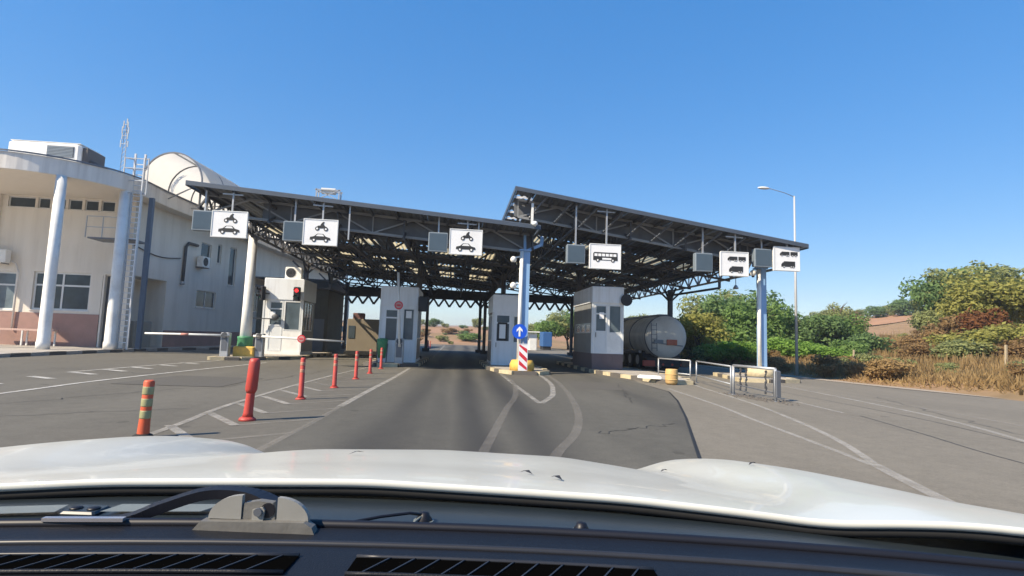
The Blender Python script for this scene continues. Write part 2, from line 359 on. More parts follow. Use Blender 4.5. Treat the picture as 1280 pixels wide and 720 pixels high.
def solo(mb, name, m, label, cat, loc=None, group=None, kind=None):
    # a thing that is one mesh, with its origin at loc
    off = Vector(loc) if loc else Vector((0, 0, 0))
    o = bpy.data.objects.new(name, mb.mesh(name, m, off)); COL.objects.link(o); o.location = off; ORG[o.name] = off
    return tag(o, label, cat, group, kind)
def structure(mb, name, m):
    o = mb.build(name, m); o["kind"] = "structure"; return o
def copy_tree(o, loc=None, rotz=None, label=None, parent=None):
    c = o.copy(); COL.objects.link(c)
    if parent: c.parent = parent
    for ch in list(o.children): copy_tree(ch, parent=c)
    if loc is not None: c.location = loc
    if rotz is not None: c.rotation_euler = (0, 0, rotz)
    if label: c["label"] = label
    return c
def wall_cells(mb, x0, x1, z0, z1, y0, y1, holes):
    xs = sorted({x0, x1, *[h[0] for h in holes], *[h[1] for h in holes]}); zs = sorted({z0, z1, *[h[2] for h in holes], *[h[3] for h in holes]})
    for zi in range(len(zs) - 1):
        run = None
        for xi in range(len(xs) - 1):
            cx, cz = (xs[xi] + xs[xi + 1]) / 2, (zs[zi] + zs[zi + 1]) / 2
            solid = not any(h[0] < cx < h[1] and h[2] < cz < h[3] for h in holes)
            if solid: run = [run[0] if run else xs[xi], xs[xi + 1]]
            if run and (not solid or xi == len(xs) - 2):
                mb.box((run[0], y0, zs[zi]), (run[1], y1, zs[zi + 1])); run = None
    return mb

# ================================================================== SETTING: ground, hills, roads
def smooth(a, b, x):
    t = min(1, max(0, (x - a) / (b - a))); return t * t * (3 - 2 * t)
def hnoise(x, y):
    return sin(x * .11 + 1.3 * sin(y * .07)) * .5 + sin(y * .13 + x * .05 + 2.0) * .35 + sin(x * .31 + y * .23) * .15
def ground_h(x, y):
    edge = 16.6 + .02 * max(0, y - 30) if y > 10 else 16.6 + (10 - y) * .35
    d = x - edge
    h = 0.0
    if d > 0:
        h += .35 * smooth(.5, 4, d) + .9 * smooth(6, 22, d) + 9.5 * smooth(12, 98, d) * smooth(-40, 30, y)
        h += .10 * hnoise(x * 4, y * 4) * smooth(1, 6, d) + .5 * hnoise(x, y) * smooth(15, 50, d)
    if y > 88:
        b = 4.6 * smooth(96, 165, y) + .5 * hnoise(x, y) * smooth(100, 140, y)
        h = max(h, b + h * .6 if d > 0 else b)
    if x < -60: h += 2.0 * smooth(-60, -200, x)
    r = hypot(x, y)
    h += 14 * smooth(230, 900, r)
    return h
def axis(pts):
    out = []
    for (a, b, s) in pts:
        n = max(1, round((b - a) / s)); out += [a + (b - a) * i / n for i in range(n)]
    return out + [pts[-1][1]]
gx = axis([(-4000, -800, 800), (-800, -100, 50), (-100, 14, 6), (14, 60, 1.0), (60, 140, 4), (140, 800, 44), (800, 4000, 800)])
gy = axis([(-4000, -400, 900), (-400, -20, 40), (-20, 70, 1.5), (70, 190, 3), (190, 800, 40), (800, 4000, 800)])
gm = MB(); nx = len(gx)
gm.add([(x, y, ground_h(x, y) - .03) for y in gy for x in gx], [(j * nx + i, j * nx + i + 1, (j + 1) * nx + i + 1, (j + 1) * nx + i) for j in range(len(gy) - 1) for i in range(nx - 1)], True)
def groundmat():
    m = mat("dry_ground", (.26, .165, .085), .95, var=.5, scale=.9, bump=.5, bscale=3, dirt=(.12, .115, .045), dirt_amt=.8, dscale=.12)
    t = m.node_tree; N = t.nodes; Lk = t.links; b = N["Principled BSDF"]
    src = b.inputs["Base Color"].links[0].from_socket
    g = N.new("ShaderNodeNewGeometry"); n = N.new("ShaderNodeTexNoise"); n.inputs["Scale"].default_value = .035; n.inputs["Detail"].default_value = 3
    Lk.new(g.outputs["Position"], n.inputs["Vector"])
    r = N.new("ShaderNodeMapRange"); r.inputs[1].default_value = .46; r.inputs[2].default_value = .56; Lk.new(n.outputs[0], r.inputs[0])
    mx = N.new("ShaderNodeMix"); mx.data_type = 'RGBA'; mx.inputs[7].default_value = (.31, .18, .105, 1)
    Lk.new(r.outputs[0], mx.inputs[0]); Lk.new(src, mx.inputs[6]); Lk.new(mx.outputs[2], b.inputs["Base Color"]); return m
structure(gm, "ground", groundmat())

ASPH_OLD = asphalt("asphalt_old", (.118, .111, .093), patch=.34)
ASPH_R = asphalt("asphalt_pale", (.176, .160, .130), patch=.26)
ASPH_NEW = asphalt("asphalt_dark", (.098, .094, .080), tracks=[(-1.0, .012, .8), (.15, .02, 1.0), (.95, .03, .95), (-.35, .0, .5), (3.2, .1, .4)], trackcol=(.030, .030, .030), tw=.36, patch=.4)
PAINT = paintmat("road_paint", (.50, .49, .46), .55, .95, .2, .14)
PAINTM = paintmat("road_paint_worn", (.46, .44, .40), .5, .72, .08, .2)
PAINTF = paintmat("road_paint_faint", (.40, .37, .33), .5, .28, .01, .2)

yard = [(-17.8, -40), (24, -40), (22, 0), (19.6, 9), (18.2, 14), (16.9, 19), (16.4, 25), (16.6, 40), (17, 60), (16, 97), (-8, 97), (-17.4, 60), (-15.4, 41), (-17.8, 33)]
y = MB(); y.add([(a, b, 0) for a, b in yard], [tuple(range(len(yard)))]); structure(y, "road", ASPH_OLD)
pale = [(3.06, -8), (3.06, 6.54), (4.5, 10.2), (5.6, 13.2), (6.35, 15.6), (6.5, 18.6), (7.6, 24), (9.2, 30), (9.2, 90), (16.0, 90), (16.2, 25), (16.6, 19), (17.9, 14), (19.3, 9), (21.6, 0), (22, -8)]
y = MB(); y.add([(a, b, .004) for a, b in pale], [tuple(range(len(pale)))]); structure(y, "concrete_lane", ASPH_R)
darkl = [(-2.0, -8), (3.04, -8), (3.04, 6.54), (4.48, 10.2), (5.58, 13.2), (6.33, 15.6), (6.48, 18.6), (6.2, 24), (6.1, 60), (2.6, 92), (-1.6, 92), (-1.5, 24.5), (-1.95, 14.2), (-2.15, 9)]
y = MB(); y.add([(a, b, .005) for a, b in darkl], [tuple(range(len(darkl)))]); structure(y, "asphalt_lane", ASPH_NEW)
y = MB(); y.strip([(3.05, 0), (3.06, 6.54), (4.49, 10.2), (5.59, 13.2), (6.34, 15.6), (6.49, 18.6)], .05, .007, False); structure(y, "joint_seam", mat("bitumen", (.02, .02, .02), .6))
for pts in ([(8.72, 11.0), (8.1, 8.8), (7.44, 6.5), (7.1, 3)], [(10.9, 20.5), (10.3, 15.5), (9.9, 11.0), (8.9, 7)]):
    y = MB(); y.strip(pts, .025, .007); structure(y, "joint_seam", MATS["bitumen"])
# pavement by the office with its striped kerb
pv = [(-60, -20), (-17.95, -20), (-17.95, 32.6), (-17.6, 35.5), (-15.7, 40.5), (-14.9, 50), (-14.2, 68), (-60, 68)]
y = MB(); y.prism(pv, -.02, .13); structure(y, "pavement", PAVE)
kp = [(-17.82, 8), (-17.82, 32.6), (-17.45, 35.5), (-15.55, 40.5), (-14.75, 50)]
kerb = thing("striped_kerb", "long low kerb with alternating pale and black blocks edging the pavement of the office", "kerb", (-17.8, 20, 0))
def kerb_run(pts, parent, blk=1.0, wd=.26, h=.15, mats=(KERBG, KERBK), closed=False, start=0):
    P = [Vector((a, b)) for a, b in pts]; 
    if closed: P.append(P[0])
    i = start
    for a, b in zip(P, P[1:]):
        L = (b - a).length; n = max(1, round(L / blk)); d = (b - a) / n; t = d.normalized(); nn = Vector((-t.y, t.x)) * wd / 2
        for k in range(n):
            q0 = a + d * k + t * .012; q1 = a + d * (k + 1) - t * .012
            m = MB(); dz = random.uniform(-.008, .008)
            m.prism([tuple(q0 + nn), tuple(q1 + nn), tuple(q1 - nn), tuple(q0 - nn)], -.02, h + dz)
            m.build("kerb_block", mats[i % len(mats)], parent); i += 1
kerb_run(kp, kerb, 1.05)

mk = MB(); fk = MB()
Z1 = .010
mk.strip([(-3.9, 3), (-3.88, 7.77), (-4.07, 10.13), (-4.1, 12.0), (-4.06, 15.3), (-3.8, 20.5), (-3.5, 23.5)], .11, Z1)
mk.strip([(-1.82, 23.6), (-1.9, 18), (-2.02, 14.27), (-2.1, 10.8)], .14, Z1); fk.strip([(-2.1, 10.7), (-2.12, 8.76), (-2.2, 7), (-2.25, 4)], .10, Z1)
yv = 7.2
while yv < 23:
    x0 = -4.05 if yv < 18 else -3.9
    (mk if yv < 14 else fk).strip([(x0 + .06, yv + 1.2), (-3.12, yv)], .13, Z1)
    fk.strip([(-3.1, yv + .02), (-2.15, yv + .75)], .10, Z1 )
    yv += 1.28
structure(mk, "lane_marking", PAINTM)
mk = MB()
mk.strip([(-8.6, 4), (-8.75, 11.8), (-8.85, 14.9), (-8.57, 19.8), (-8.3, 22.4), (-8.1, 25)], .14, Z1)
mk.strip([(-11.1, 17.2), (-10.95, 20), (-10.75, 22.4), (-10.3, 25.6)], .13, Z1)
for yy in (13.6, 15.2, 16.8, 18.2, 19.6, 21.2, 22.8):
    mk.strip([(-11.0 + .02 * (yy - 14), yy + .45), (-10.1 + .02 * (yy - 14), yy - .1)], .22, Z1)
structure(mk, "lane_marking", PAINT)
structure(fk, "lane_marking", PAINTF)
mk = MB(); fk = MB()
fk.strip([(1.75, 22.0), (1.95, 20.5), (1.92, 17.0), (1.55, 13.4), (1.14, 11.15), (.61, 7.96), (.2, 5.5)], .13, Z1)
mk.strip([(1.9, 21.3), (1.9, 17.0), (1.94, 12.0)], .12, Z1)
mk.strip([(3.4, 21.2), (3.33, 19.6), (3.1, 17.0), (2.85, 15.4), (2.5, 13.6), (1.97, 12.0)], .14, Z1 + .002)
fk.strip([(3.75, 21.5), (3.5, 18), (3.08, 14.4), (2.5, 10.75), (1.94, 8.41), (1.34, 6.81), (.9, 5.4)], .14, Z1)
for k in range(6): fk.strip([(2.0, 13.2 + k * 1.25), (2.45 + .13 * k, 13.4 + k * 1.25)], .08, Z1)
wm = MB(); wm.strip([(6.75, 16.6), (6.59, 15.4), (6.2, 12.3), (5.78, 10.08), (5.48, 8.2), (5.28, 7.0), (5.14, 6.3)], .10, Z1)
wm.strip([(8.4, 18.4), (8.08, 17.0), (7.35, 12.87), (6.55, 9.8), (5.95, 8.0), (5.5, 6.95), (5.16, 6.25)], .11, Z1 + .002)
wm.strip([(5.20, 6.35), (4.95, 5.64), (4.65, 4.73), (4.2, 3.2)], .15, Z1 + .004); structure(wm, "lane_marking", PAINTM)
mk.strip([(9.3, 15.2), (9.05, 14.04), (8.62, 11.35)], .10, Z1)
mk.strip([(12.3, 21), (11.8, 17.64), (11.05, 13.49), (10.48, 10.98), (9.36, 8.17), (7.7, 5)], .13, Z1)
fk.strip([(12.7, 21), (11.95, 17.1), (11.75, 13.5), (11.49, 10.75), (10.6, 7.2)], .16, Z1)
mk.strip([(9.7, 44), (9.9, 34), (10.6, 25.5)], .14, Z1); mk.strip([(-1.4, 88), (-1.35, 60), (-1.3, 34)], .14, Z1)
mk.strip([(6.0, 70), (6.0, 46)], .14, Z1); mk.strip([(14.9, 44), (15.0, 32), (15.1, 24)], .14, Z1)
structure(mk, "lane_marking", PAINTM); structure(fk, "lane_marking", PAINTF)
for pp in ([(-8.2, 14.2), (-5.6, 14.0), (-5.5, 16.8), (-8.0, 17.1)], [(3.6, 15.8), (5.4, 15.6), (5.7, 18.4), (3.9, 18.6)], [(-13.5, 9), (-11.5, 8.8), (-11.2, 12.6), (-13.2, 12.9)]):
    y = MB(); y.add([(a, b, .0075) for a, b in pp], [(0, 1, 2, 3)]); structure(y, "asphalt_patch", mat("patch_asphalt", (.088, .083, .072), .9, var=.25, scale=14))
rc = random.Random(21)
for (x0_, y0_, x1_, y1_) in ((-7.5, 8.5, -4.6, 10.2), (-9.5, 6.5, -6.2, 13.5), (-13, 19, -8.5, 17.2), (4.2, 12.5, 5.5, 17.8), (9.5, 7.5, 12.8, 15.5), (-5.5, 14, -4.6, 21), (11.2, 9.2, 15.8, 12.4), (2.3, 8.3, 3.9, 9.4)):
    pts = []; n_ = 26
    for i in range(n_ + 1):
        t = i / n_; pts.append((x0_ + (x1_ - x0_) * t + rc.gauss(0, .06), y0_ + (y1_ - y0_) * t + rc.gauss(0, .06)))
    y = MB(); y.strip(pts, rc.uniform(.012, .022), .0085); structure(y, "crack", MATS["bitumen"])
# pale gravel strip along the right road edge
y = MB(); y.strip([(20.2, 9), (18.6, 14), (17.3, 19), (16.8, 25), (16.9, 40), (17.2, 60)], .8, .012); structure(y, "road_shoulder", mat("gravel", (.33, .28, .22), .95, var=.3, scale=9, bump=.5, bscale=40))

fx = []; fn = 16
for j in range(fn + 1):
    for i in range(fn + 1):
        yy = 84 + 22 * j / fn; px_ = 1050 + 180 * i / fn + 10 * sin(j * .7) ; k_ = (px_ - 640) / 680
        xx = yy * (k_ * .9938 + .1023) / (.9904 - .1058 * k_); fx.append((xx, yy, ground_h(xx, yy) + .12))
y = MB(); y.add(fx, [(j * (fn + 1) + i, j * (fn + 1) + i + 1, (j + 1) * (fn + 1) + i + 1, (j + 1) * (fn + 1) + i) for j in range(fn) for i in range(fn)], True)
structure(y, "ploughed_field", mat("red_soil", (.34, .19, .105), .95, var=.25, scale=.6, bump=.4, bscale=4))
# ================================================================== CANOPIES
def roofL(x): return 6.87 + (x + 10.2) * (5.90 - 6.87) / 13.4
def roofR(x): return 7.43 + (x - 2.27) * (5.73 - 7.43) / 12.33
BACK = 51.5
def deck_panel(x0, x1, y0, y1, rf, ribs=8, t=.03):
    m = MB(); n = ribs * 4; xs = [x0 + (x1 - x0) * i / n for i in range(n + 1)]
    prof = [0 if (i % 4) in (0, 1) else .05 for i in range(n + 1)]
    vs = [(x, yy, rf(x) - .06 + p) for yy in (y0, y1) for x, p in zip(xs, prof)]
    m.add(vs, [(i, i + 1, n + 2 + i, n + 1 + i) for i in range(n)]); return m
def truss(p0, p1, rf_top, depth, n, r=.035, post=True, chord=.05):
    m = MB(); P0 = Vector(p0); P1 = Vector(p1)
    top = [P0.lerp(P1, i / n) for i in range(n + 1)]; bot = [p - Vector((0, 0, depth)) for p in top]
    m.bar(top[0], top[-1], chord * 2); m.bar(bot[0], bot[-1], chord * 2)
    for i in range(n):
        a, b = (top[i], bot[i + 1]) if i % 2 else (bot[i], top[i + 1])
        m.bar(a, b, r * 2)
        if post and i % 2 == 0: m.bar(bot[i], top[i], r * 1.6)
    return m
def canopy(root, x0, x1, rf, npan, zback, xs0=None):
    rows = [(21.2, 25.2, 0), (25.2, 29.3, 0), (29.3, 32.0, 1), (32.0, 36, 0), (36, 38.2, 1), (38.2, 40, 0), (40, 44, 1), (44, 48, 0), (48, BACK, 0)]
    for (a, b, sky_) in rows:
        for k in range(npan):
            dx0 = xs0 if xs0 is not None and b < 29.4 else x0
            xa = dx0 + (x1 - dx0) * k / npan; xb = dx0 + (x1 - dx0) * (k + 1) / npan
            if sky_:
                xm = xa + (xb - xa) * (.62 if (k + int(a)) % 2 else .5)
                deck_panel(xa + .0015, xm - .0015, a + .005, b - .605, rf, 5).build("skylight_panel", SKYL, root)
                deck_panel(xm + .0015, xb - .0015, a + .005, b - .605, rf, 3).build("roof_panel", DECK, root)
                deck_panel(xa + .0015, xb - .0015, b - .6, b - .005, rf).build("roof_panel", DECK, root)
            else: deck_panel(xa + .0015, xb - .0015, a + .005, b - .005, rf).build("roof_panel", DECK, root)
    # folded edge trims
    m = MB(); m.add([(x0 - .05, 21.15, rf(x0 - .05) + .03), (x1 + .05, 21.15, rf(x1 + .05) + .03), (x1 + .05, 21.15, rf(x1 + .05) - .12), (x0 - .05, 21.15, rf(x0 - .05) - .12),
                     (x0 - .05, 21.19, rf(x0 - .05) + .06), (x1 + .05, 21.19, rf(x1 + .05) + .06), (x1 + .05, 21.19, rf(x1 + .05) - .12), (x0 - .05, 21.19, rf(x0 - .05) - .12)],
                    [(3, 2, 1, 0), (4, 5, 6, 7), (0, 1, 5, 4), (1, 2, 6, 5), (2, 3, 7, 6), (3, 0, 4, 7)]); m.build("edge_trim", DECKTOP, root)
    for xx in (x0 - .05, x1 + .05):
        m = MB(); m.box((xx - .025, 21.2, rf(xx) - .14), (xx + .025, BACK, rf(xx) + .06)); m.build("edge_trim", DECKTOP, root)
    # cross trusses
    for j, yy in enumerate((22.5, 27.3, 32.1, 36.6, 41.2, 45.8, 49.6)):
        dep = .74 if yy < 24 else .8
        n = int(round((x1 - x0) / (1.12 if j else 1.7)))
        truss((x0 + .2, yy, rf(x0 + .2) - .12), (x1 - .2, yy, rf(x1 - .2) - .12), rf, dep, n, .04 if j else .03).build("roof_truss", STEELDK if j else mat("front_chord_grey", (.27, .28, .29), .5, .2, var=.15), root)
    truss((x0 + .2, BACK - .3, rf(x0 + .2) - .1), (x1 - .2, BACK - .3, rf(x1 - .2) - .1), rf, .9, int((x1 - x0) / .7), .045).build("roof_truss", STEELDK, root)
    # backing sheet behind the front truss
    for k in range(1 if x0 < 0 else 0, npan):
        xa = x0 + .05 + (x1 - x0 - .1) * k / npan; xb = x0 + .05 + (x1 - x0 - .1) * (k + 1) / npan - .012
        m = MB(); vs = [(xa, 22.72, rf(xa) - .06), (xb, 22.72, rf(xb) - .06), (xb, 22.66, rf(xb) - .82), (xa, 22.66, rf(xa) - .82)]
        m.add(vs + [(v[0], v[1] + .03, v[2]) for v in vs], [(3, 2, 1, 0), (4, 5, 6, 7), (0, 1, 5, 4), (1, 2, 6, 5), (2, 3, 7, 6), (3, 0, 4, 7)]); m.build("backing_sheet", DECK, root)
    # lengthwise trusses and purlins
    for k in range(6):
        xx = x0 + .12 + (x1 - x0 - .24) * k / 5
        edge = k in (0, 5)
        truss((xx, 30.0 if (x0 > 0 and k == 0) else 22.0, rf(xx) - (.16 if edge else .3)), (xx, BACK - .5, rf(xx) - (.16 if edge else .3)), rf, .62 if edge else .7, 44 if edge else 20, .035).build("roof_truss", GALV if (edge and x0 > 0 and k == 5) else STEELDK, root)
    for k in range(13):
        xx = x0 + .6 + (x1 - x0 - 1.2) * k / 12
        m = MB(); m.box((xx - .04, 21.3, rf(xx) - .17), (xx + .04, BACK - .1, rf(xx) - .075)); m.build("purlin", STEELDK, root)
    # lower back bracing: deep end frame over the columns
    nb = int((x1 - x0) / 1.0)
    m = MB(); m.bar((x0 + .3, BACK - .6, zback + .75), (x1 - .3, BACK - .6, zback + .75), .14); m.bar((x0 + .3, BACK - .6, zback + 1.35), (x1 - .3, BACK - .6, zback + 1.35), .5, .14)
    for k in range(nb):
        xa = x0 + .3 + (x1 - x0 - .6) * k / nb; xb = x0 + .3 + (x1 - x0 - .6) * (k + 1) / nb
        m.bar((xa, BACK - .6, zback + .75), ((xa + xb) / 2, BACK - .6, zback), .17); m.bar(((xa + xb) / 2, BACK - .6, zback), (xb, BACK - .6, zback + .75), .17)
    m.box((x0 + .3, BACK - .58, zback + .75), (x1 - .3, BACK - .54, rf(x1) - .2)); m.build("end_frame", STEELDK, root)

canL = thing("canopy_roof", "lower left border canopy of dark corrugated sheet on lattice trusses, above the car lanes", "canopy", (-3.5, 21.2, 0))
canopy(canL, -10.2, 3.2, roofL, 6, 4.15)
canR = thing("canopy_roof", "higher right border canopy with open white slots at its near left corner, above the bus and lorry lanes", "canopy", (8.4, 21.2, 0))
canopy(canR, 2.27, 14.6, roofR, 6, 4.2, 3.05)
# pale translucent slots between dark strips near the raised left corner of the right canopy
for k in range(6):
    yy = 21.2 + k * 1.35
    deck_panel(2.28, 3.04, yy + .005, yy + .94, roofR, 3).build("roof_panel", DECK, canR)
    deck_panel(2.28, 3.04, yy + .945, yy + 1.345, roofR, 1).build("skylight_slot", VAULT, canR)
# right canopy struts, lower chord to front edge; white dashes paint sunlit gaps
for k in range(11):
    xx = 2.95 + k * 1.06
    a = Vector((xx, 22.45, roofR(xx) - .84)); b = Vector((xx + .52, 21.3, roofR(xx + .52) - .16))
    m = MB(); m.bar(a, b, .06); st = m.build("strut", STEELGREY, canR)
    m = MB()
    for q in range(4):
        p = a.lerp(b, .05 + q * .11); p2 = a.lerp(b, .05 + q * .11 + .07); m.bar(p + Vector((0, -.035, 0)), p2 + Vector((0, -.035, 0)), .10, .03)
    m.build("sunlit_dash", WHITE, st)
# inner columns of the canopies
ci = 0
for (xx, yy, rf, what, host) in [(-9.75, 36.5, roofL, "left", canL), (-9.75, 50.2, roofL, "", canL), (-2.05, 31.0, roofL, "", canL), (-2.5, 50.4, roofL, "", canL), (2.62, 47.5, roofL, "", canL), (2.75, 31.4, roofL, "", canL), (2.35, 50.9, roofL, "", canL),
                                 (11.0, 50.6, roofR, "", canR), (13.95, 34.2, roofR, "", canR), (7.6, 33.0, roofR, "", canR), (13.9, 50.4, roofR, "", canR), (-9.75, 43.5, roofL, "", canL), (2.9, 42.0, roofR, "", canR)]:
    m = MB(); m.bar((xx, yy, 0), (xx, yy, rf(xx) - .9), .26)
    m.box((xx - .32, yy - .32, 0), (xx + .32, yy + .32, .3))
    for sx in (-1, 1): m.bar((xx, yy, rf(xx) - 1.7), (xx + sx * .9, yy, rf(xx) - .85), .1)
    for sy in (-1, 1): m.bar((xx, yy, rf(xx) - 1.7), (xx, yy + sy * .9, rf(xx) - .85), .1)
    m.build("column", STEELDK, host)
# outrigger bracket of the right eave
m = MB(); m.bar((13.9, 34.2, 4.55), (15.3, 30.2, 4.75), .12); m.bar((15.3, 30.2, 4.75), (15.3, 30.2, 5.35), .12); m.build("outrigger", STEELDK, canR)
m = MB(); m.bar((14.9, 27.6, 4.7), (14.9, 27.6, 5.5), .03); m.lathe((14.9, 27.6, 4.45), [(.0, .25), (.06, .2), (.15, .05), (.13, 0), (.0, .02)], 10)
solo(m, "pendant_lamp", GALV, "small pendant lamp hanging below the right edge of the higher canopy", "lamp", (14.9, 27.6, 4.5))
# frame with small dish on the roof of the left canopy
fr = thing("roof_frame", "small open metal frame standing on top of the left canopy against the sky", "frame", (-7.1, 30, roofL(-7.1)))
zb = roofL(-7.1) + .05; m = MB()
for xx in (-7.72, -6.53):
    for yy in (29.8, 30.3): m.bar((xx, yy, zb), (xx, yy, 9.15), .06)
m.build("post", GALV, fr)
m = MB()
for z in (8.55, 9.1):
    m.bar((-7.8, 29.8, z), (-6.45, 29.8, z), .06); m.bar((-7.8, 30.3, z), (-6.45, 30.3, z), .06)
m.bar((-7.72, 29.8, 8.55), (-6.53, 29.8, 9.1), .04); m.bar((-6.53, 29.8, 8.55), (-7.72, 29.8, 9.1), .04); m.build("rail", GALV, fr)
m = MB(); m.box((-7.5, 29.85, 8.95), (-6.75, 30.2, 9.22)); m.build("cable_tray", WHITE, fr)

# front columns
def drum_col():
    c = thing("canopy_column", "round pale steel column on a green drum beside the first kiosk, holding the left canopy", "column", (-10.0, 27.6, 0))
    m = MB(); m.lathe((-10.0, 27.6, 0), [(.27, .5), (.235, 2.5), (.20, 6.0)], 18); m.build("shaft", WHITE, c)
    m = MB(); m.lathe((-10.0, 27.6, 0), [(.34, .35), (.36, .5), (.34, .95), (.36, 1.0), (.36, 1.08), (.27, 1.1)], 18); m.build("drum", GREEN, c)
    m = MB(); m.bevbox((-10.4, 27.2, .14), (-9.45, 28.0, .62), .05); m.build("plinth", YELLOW, c)
    m = MB(); m.bar((-10, 27.6, 5.7), (-9.2, 27.2, 6.2), .1); m.bar((-10, 27.6, 5.7), (-10.15, 28.6, 6.2), .1); m.bar((-10, 27.6, 5.8), (-10.0, 27.6, 6.75), .14); m.build("bracket", STEELDK, c)
drum_col()
def oct_base(c, x, y, h, r, m_):
    m = MB(); m.lathe((x, y, .14), [(r, 0), (r, h * .6), (r * .85, h), (.1, h)], 8); m.build("base_block", m_, c)
def blue_col(x, y, ztop, lab, zroof):
    c = thing("canopy_column", lab, "column", (x, y, 0))
    m = MB(); m.bar((x + .10, y + .1, .3), (x + .10, y + .1, ztop), .30, .27); m.build("shaft", COLBLUE, c)
    m = MB(); m.cyl((x - .10, y - .06, .3), (x - .10, y - .06, ztop - .02), .08, n=14); m.build("pipe", WHITE, c)
    m = MB(); m.box((x - .2, y - .13, ztop), (x + .28, y + .27, ztop + .06)); m.bar((x + .05, y + .1, ztop), (x + .75, y + .3, ztop + .35), .12); m.bar((x + .75, y + .3, ztop + .3), (x + .8, y + .4, zroof), .12)
    m.bar((x + .05, y + .1, ztop), (x + .05, y + .3, zroof), .10); m.build("bracket", COLBLUE, c)
    return c
cm = blue_col(2.72, 21.95, 5.0, "blue and white column with a round blue arrow sign, between the two canopies", 5.7); oct_base(cm, 2.78, 22.0, .42, .5, YELLOW)
cr = blue_col(13.05, 22.1, 4.75, "blue and white column under the far right corner of the higher canopy", 5.7); oct_base(cr, 13.05, 22.1, .42, .62, KERBY)

# security cameras, floodlight
def camera_unit(name, label, p, arm):
    c = thing(name, label, "camera", p, "security cameras on the canopy columns")
    m = MB(); m.ell(p, (.13, .13, .14), 12, 8); m.build("dome", WHITE, c)
    m = MB(); m.cyl((p[0], p[1], p[2] - .02), (p[0], p[1], p[2] - .18), .09, .05, 12); m.build("lens", DARK, c)
    m = MB(); m.bar((p[0], p[1], p[2] + .08), arm, .05); m.build("bracket", WHITE, c)
camera_unit("security_camera", "upper white dome camera left of the blue column with the arrow sign", (2.28, 21.85, 4.62), (2.55, 21.92, 4.75))
camera_unit("security_camera", "lower white dome camera left of the blue column with the arrow sign", (2.30, 21.85, 3.55), (2.58, 21.92, 3.66))
camera_unit("security_camera", "white dome camera at the top left of the far right column", (12.66, 22.0, 4.55), (12.9, 22.05, 4.66))
m = MB(); m.ell((3.0, 21.05, 5.98), (.12, .1, .1)); m.bar((3.0, 21.05, 5.95), (3.05, 21.25, 5.85), .05)
solo(m, "floodlight", WHITE, "small white floodlight at the right end of the lower canopy edge", "light", (3.0, 21.05, 5.9))
m = MB(); m.bar((2.95, 21.5, 5.9), (2.95, 21.5, 6.9), .09); m.build("corner_post", WHITE, canL)

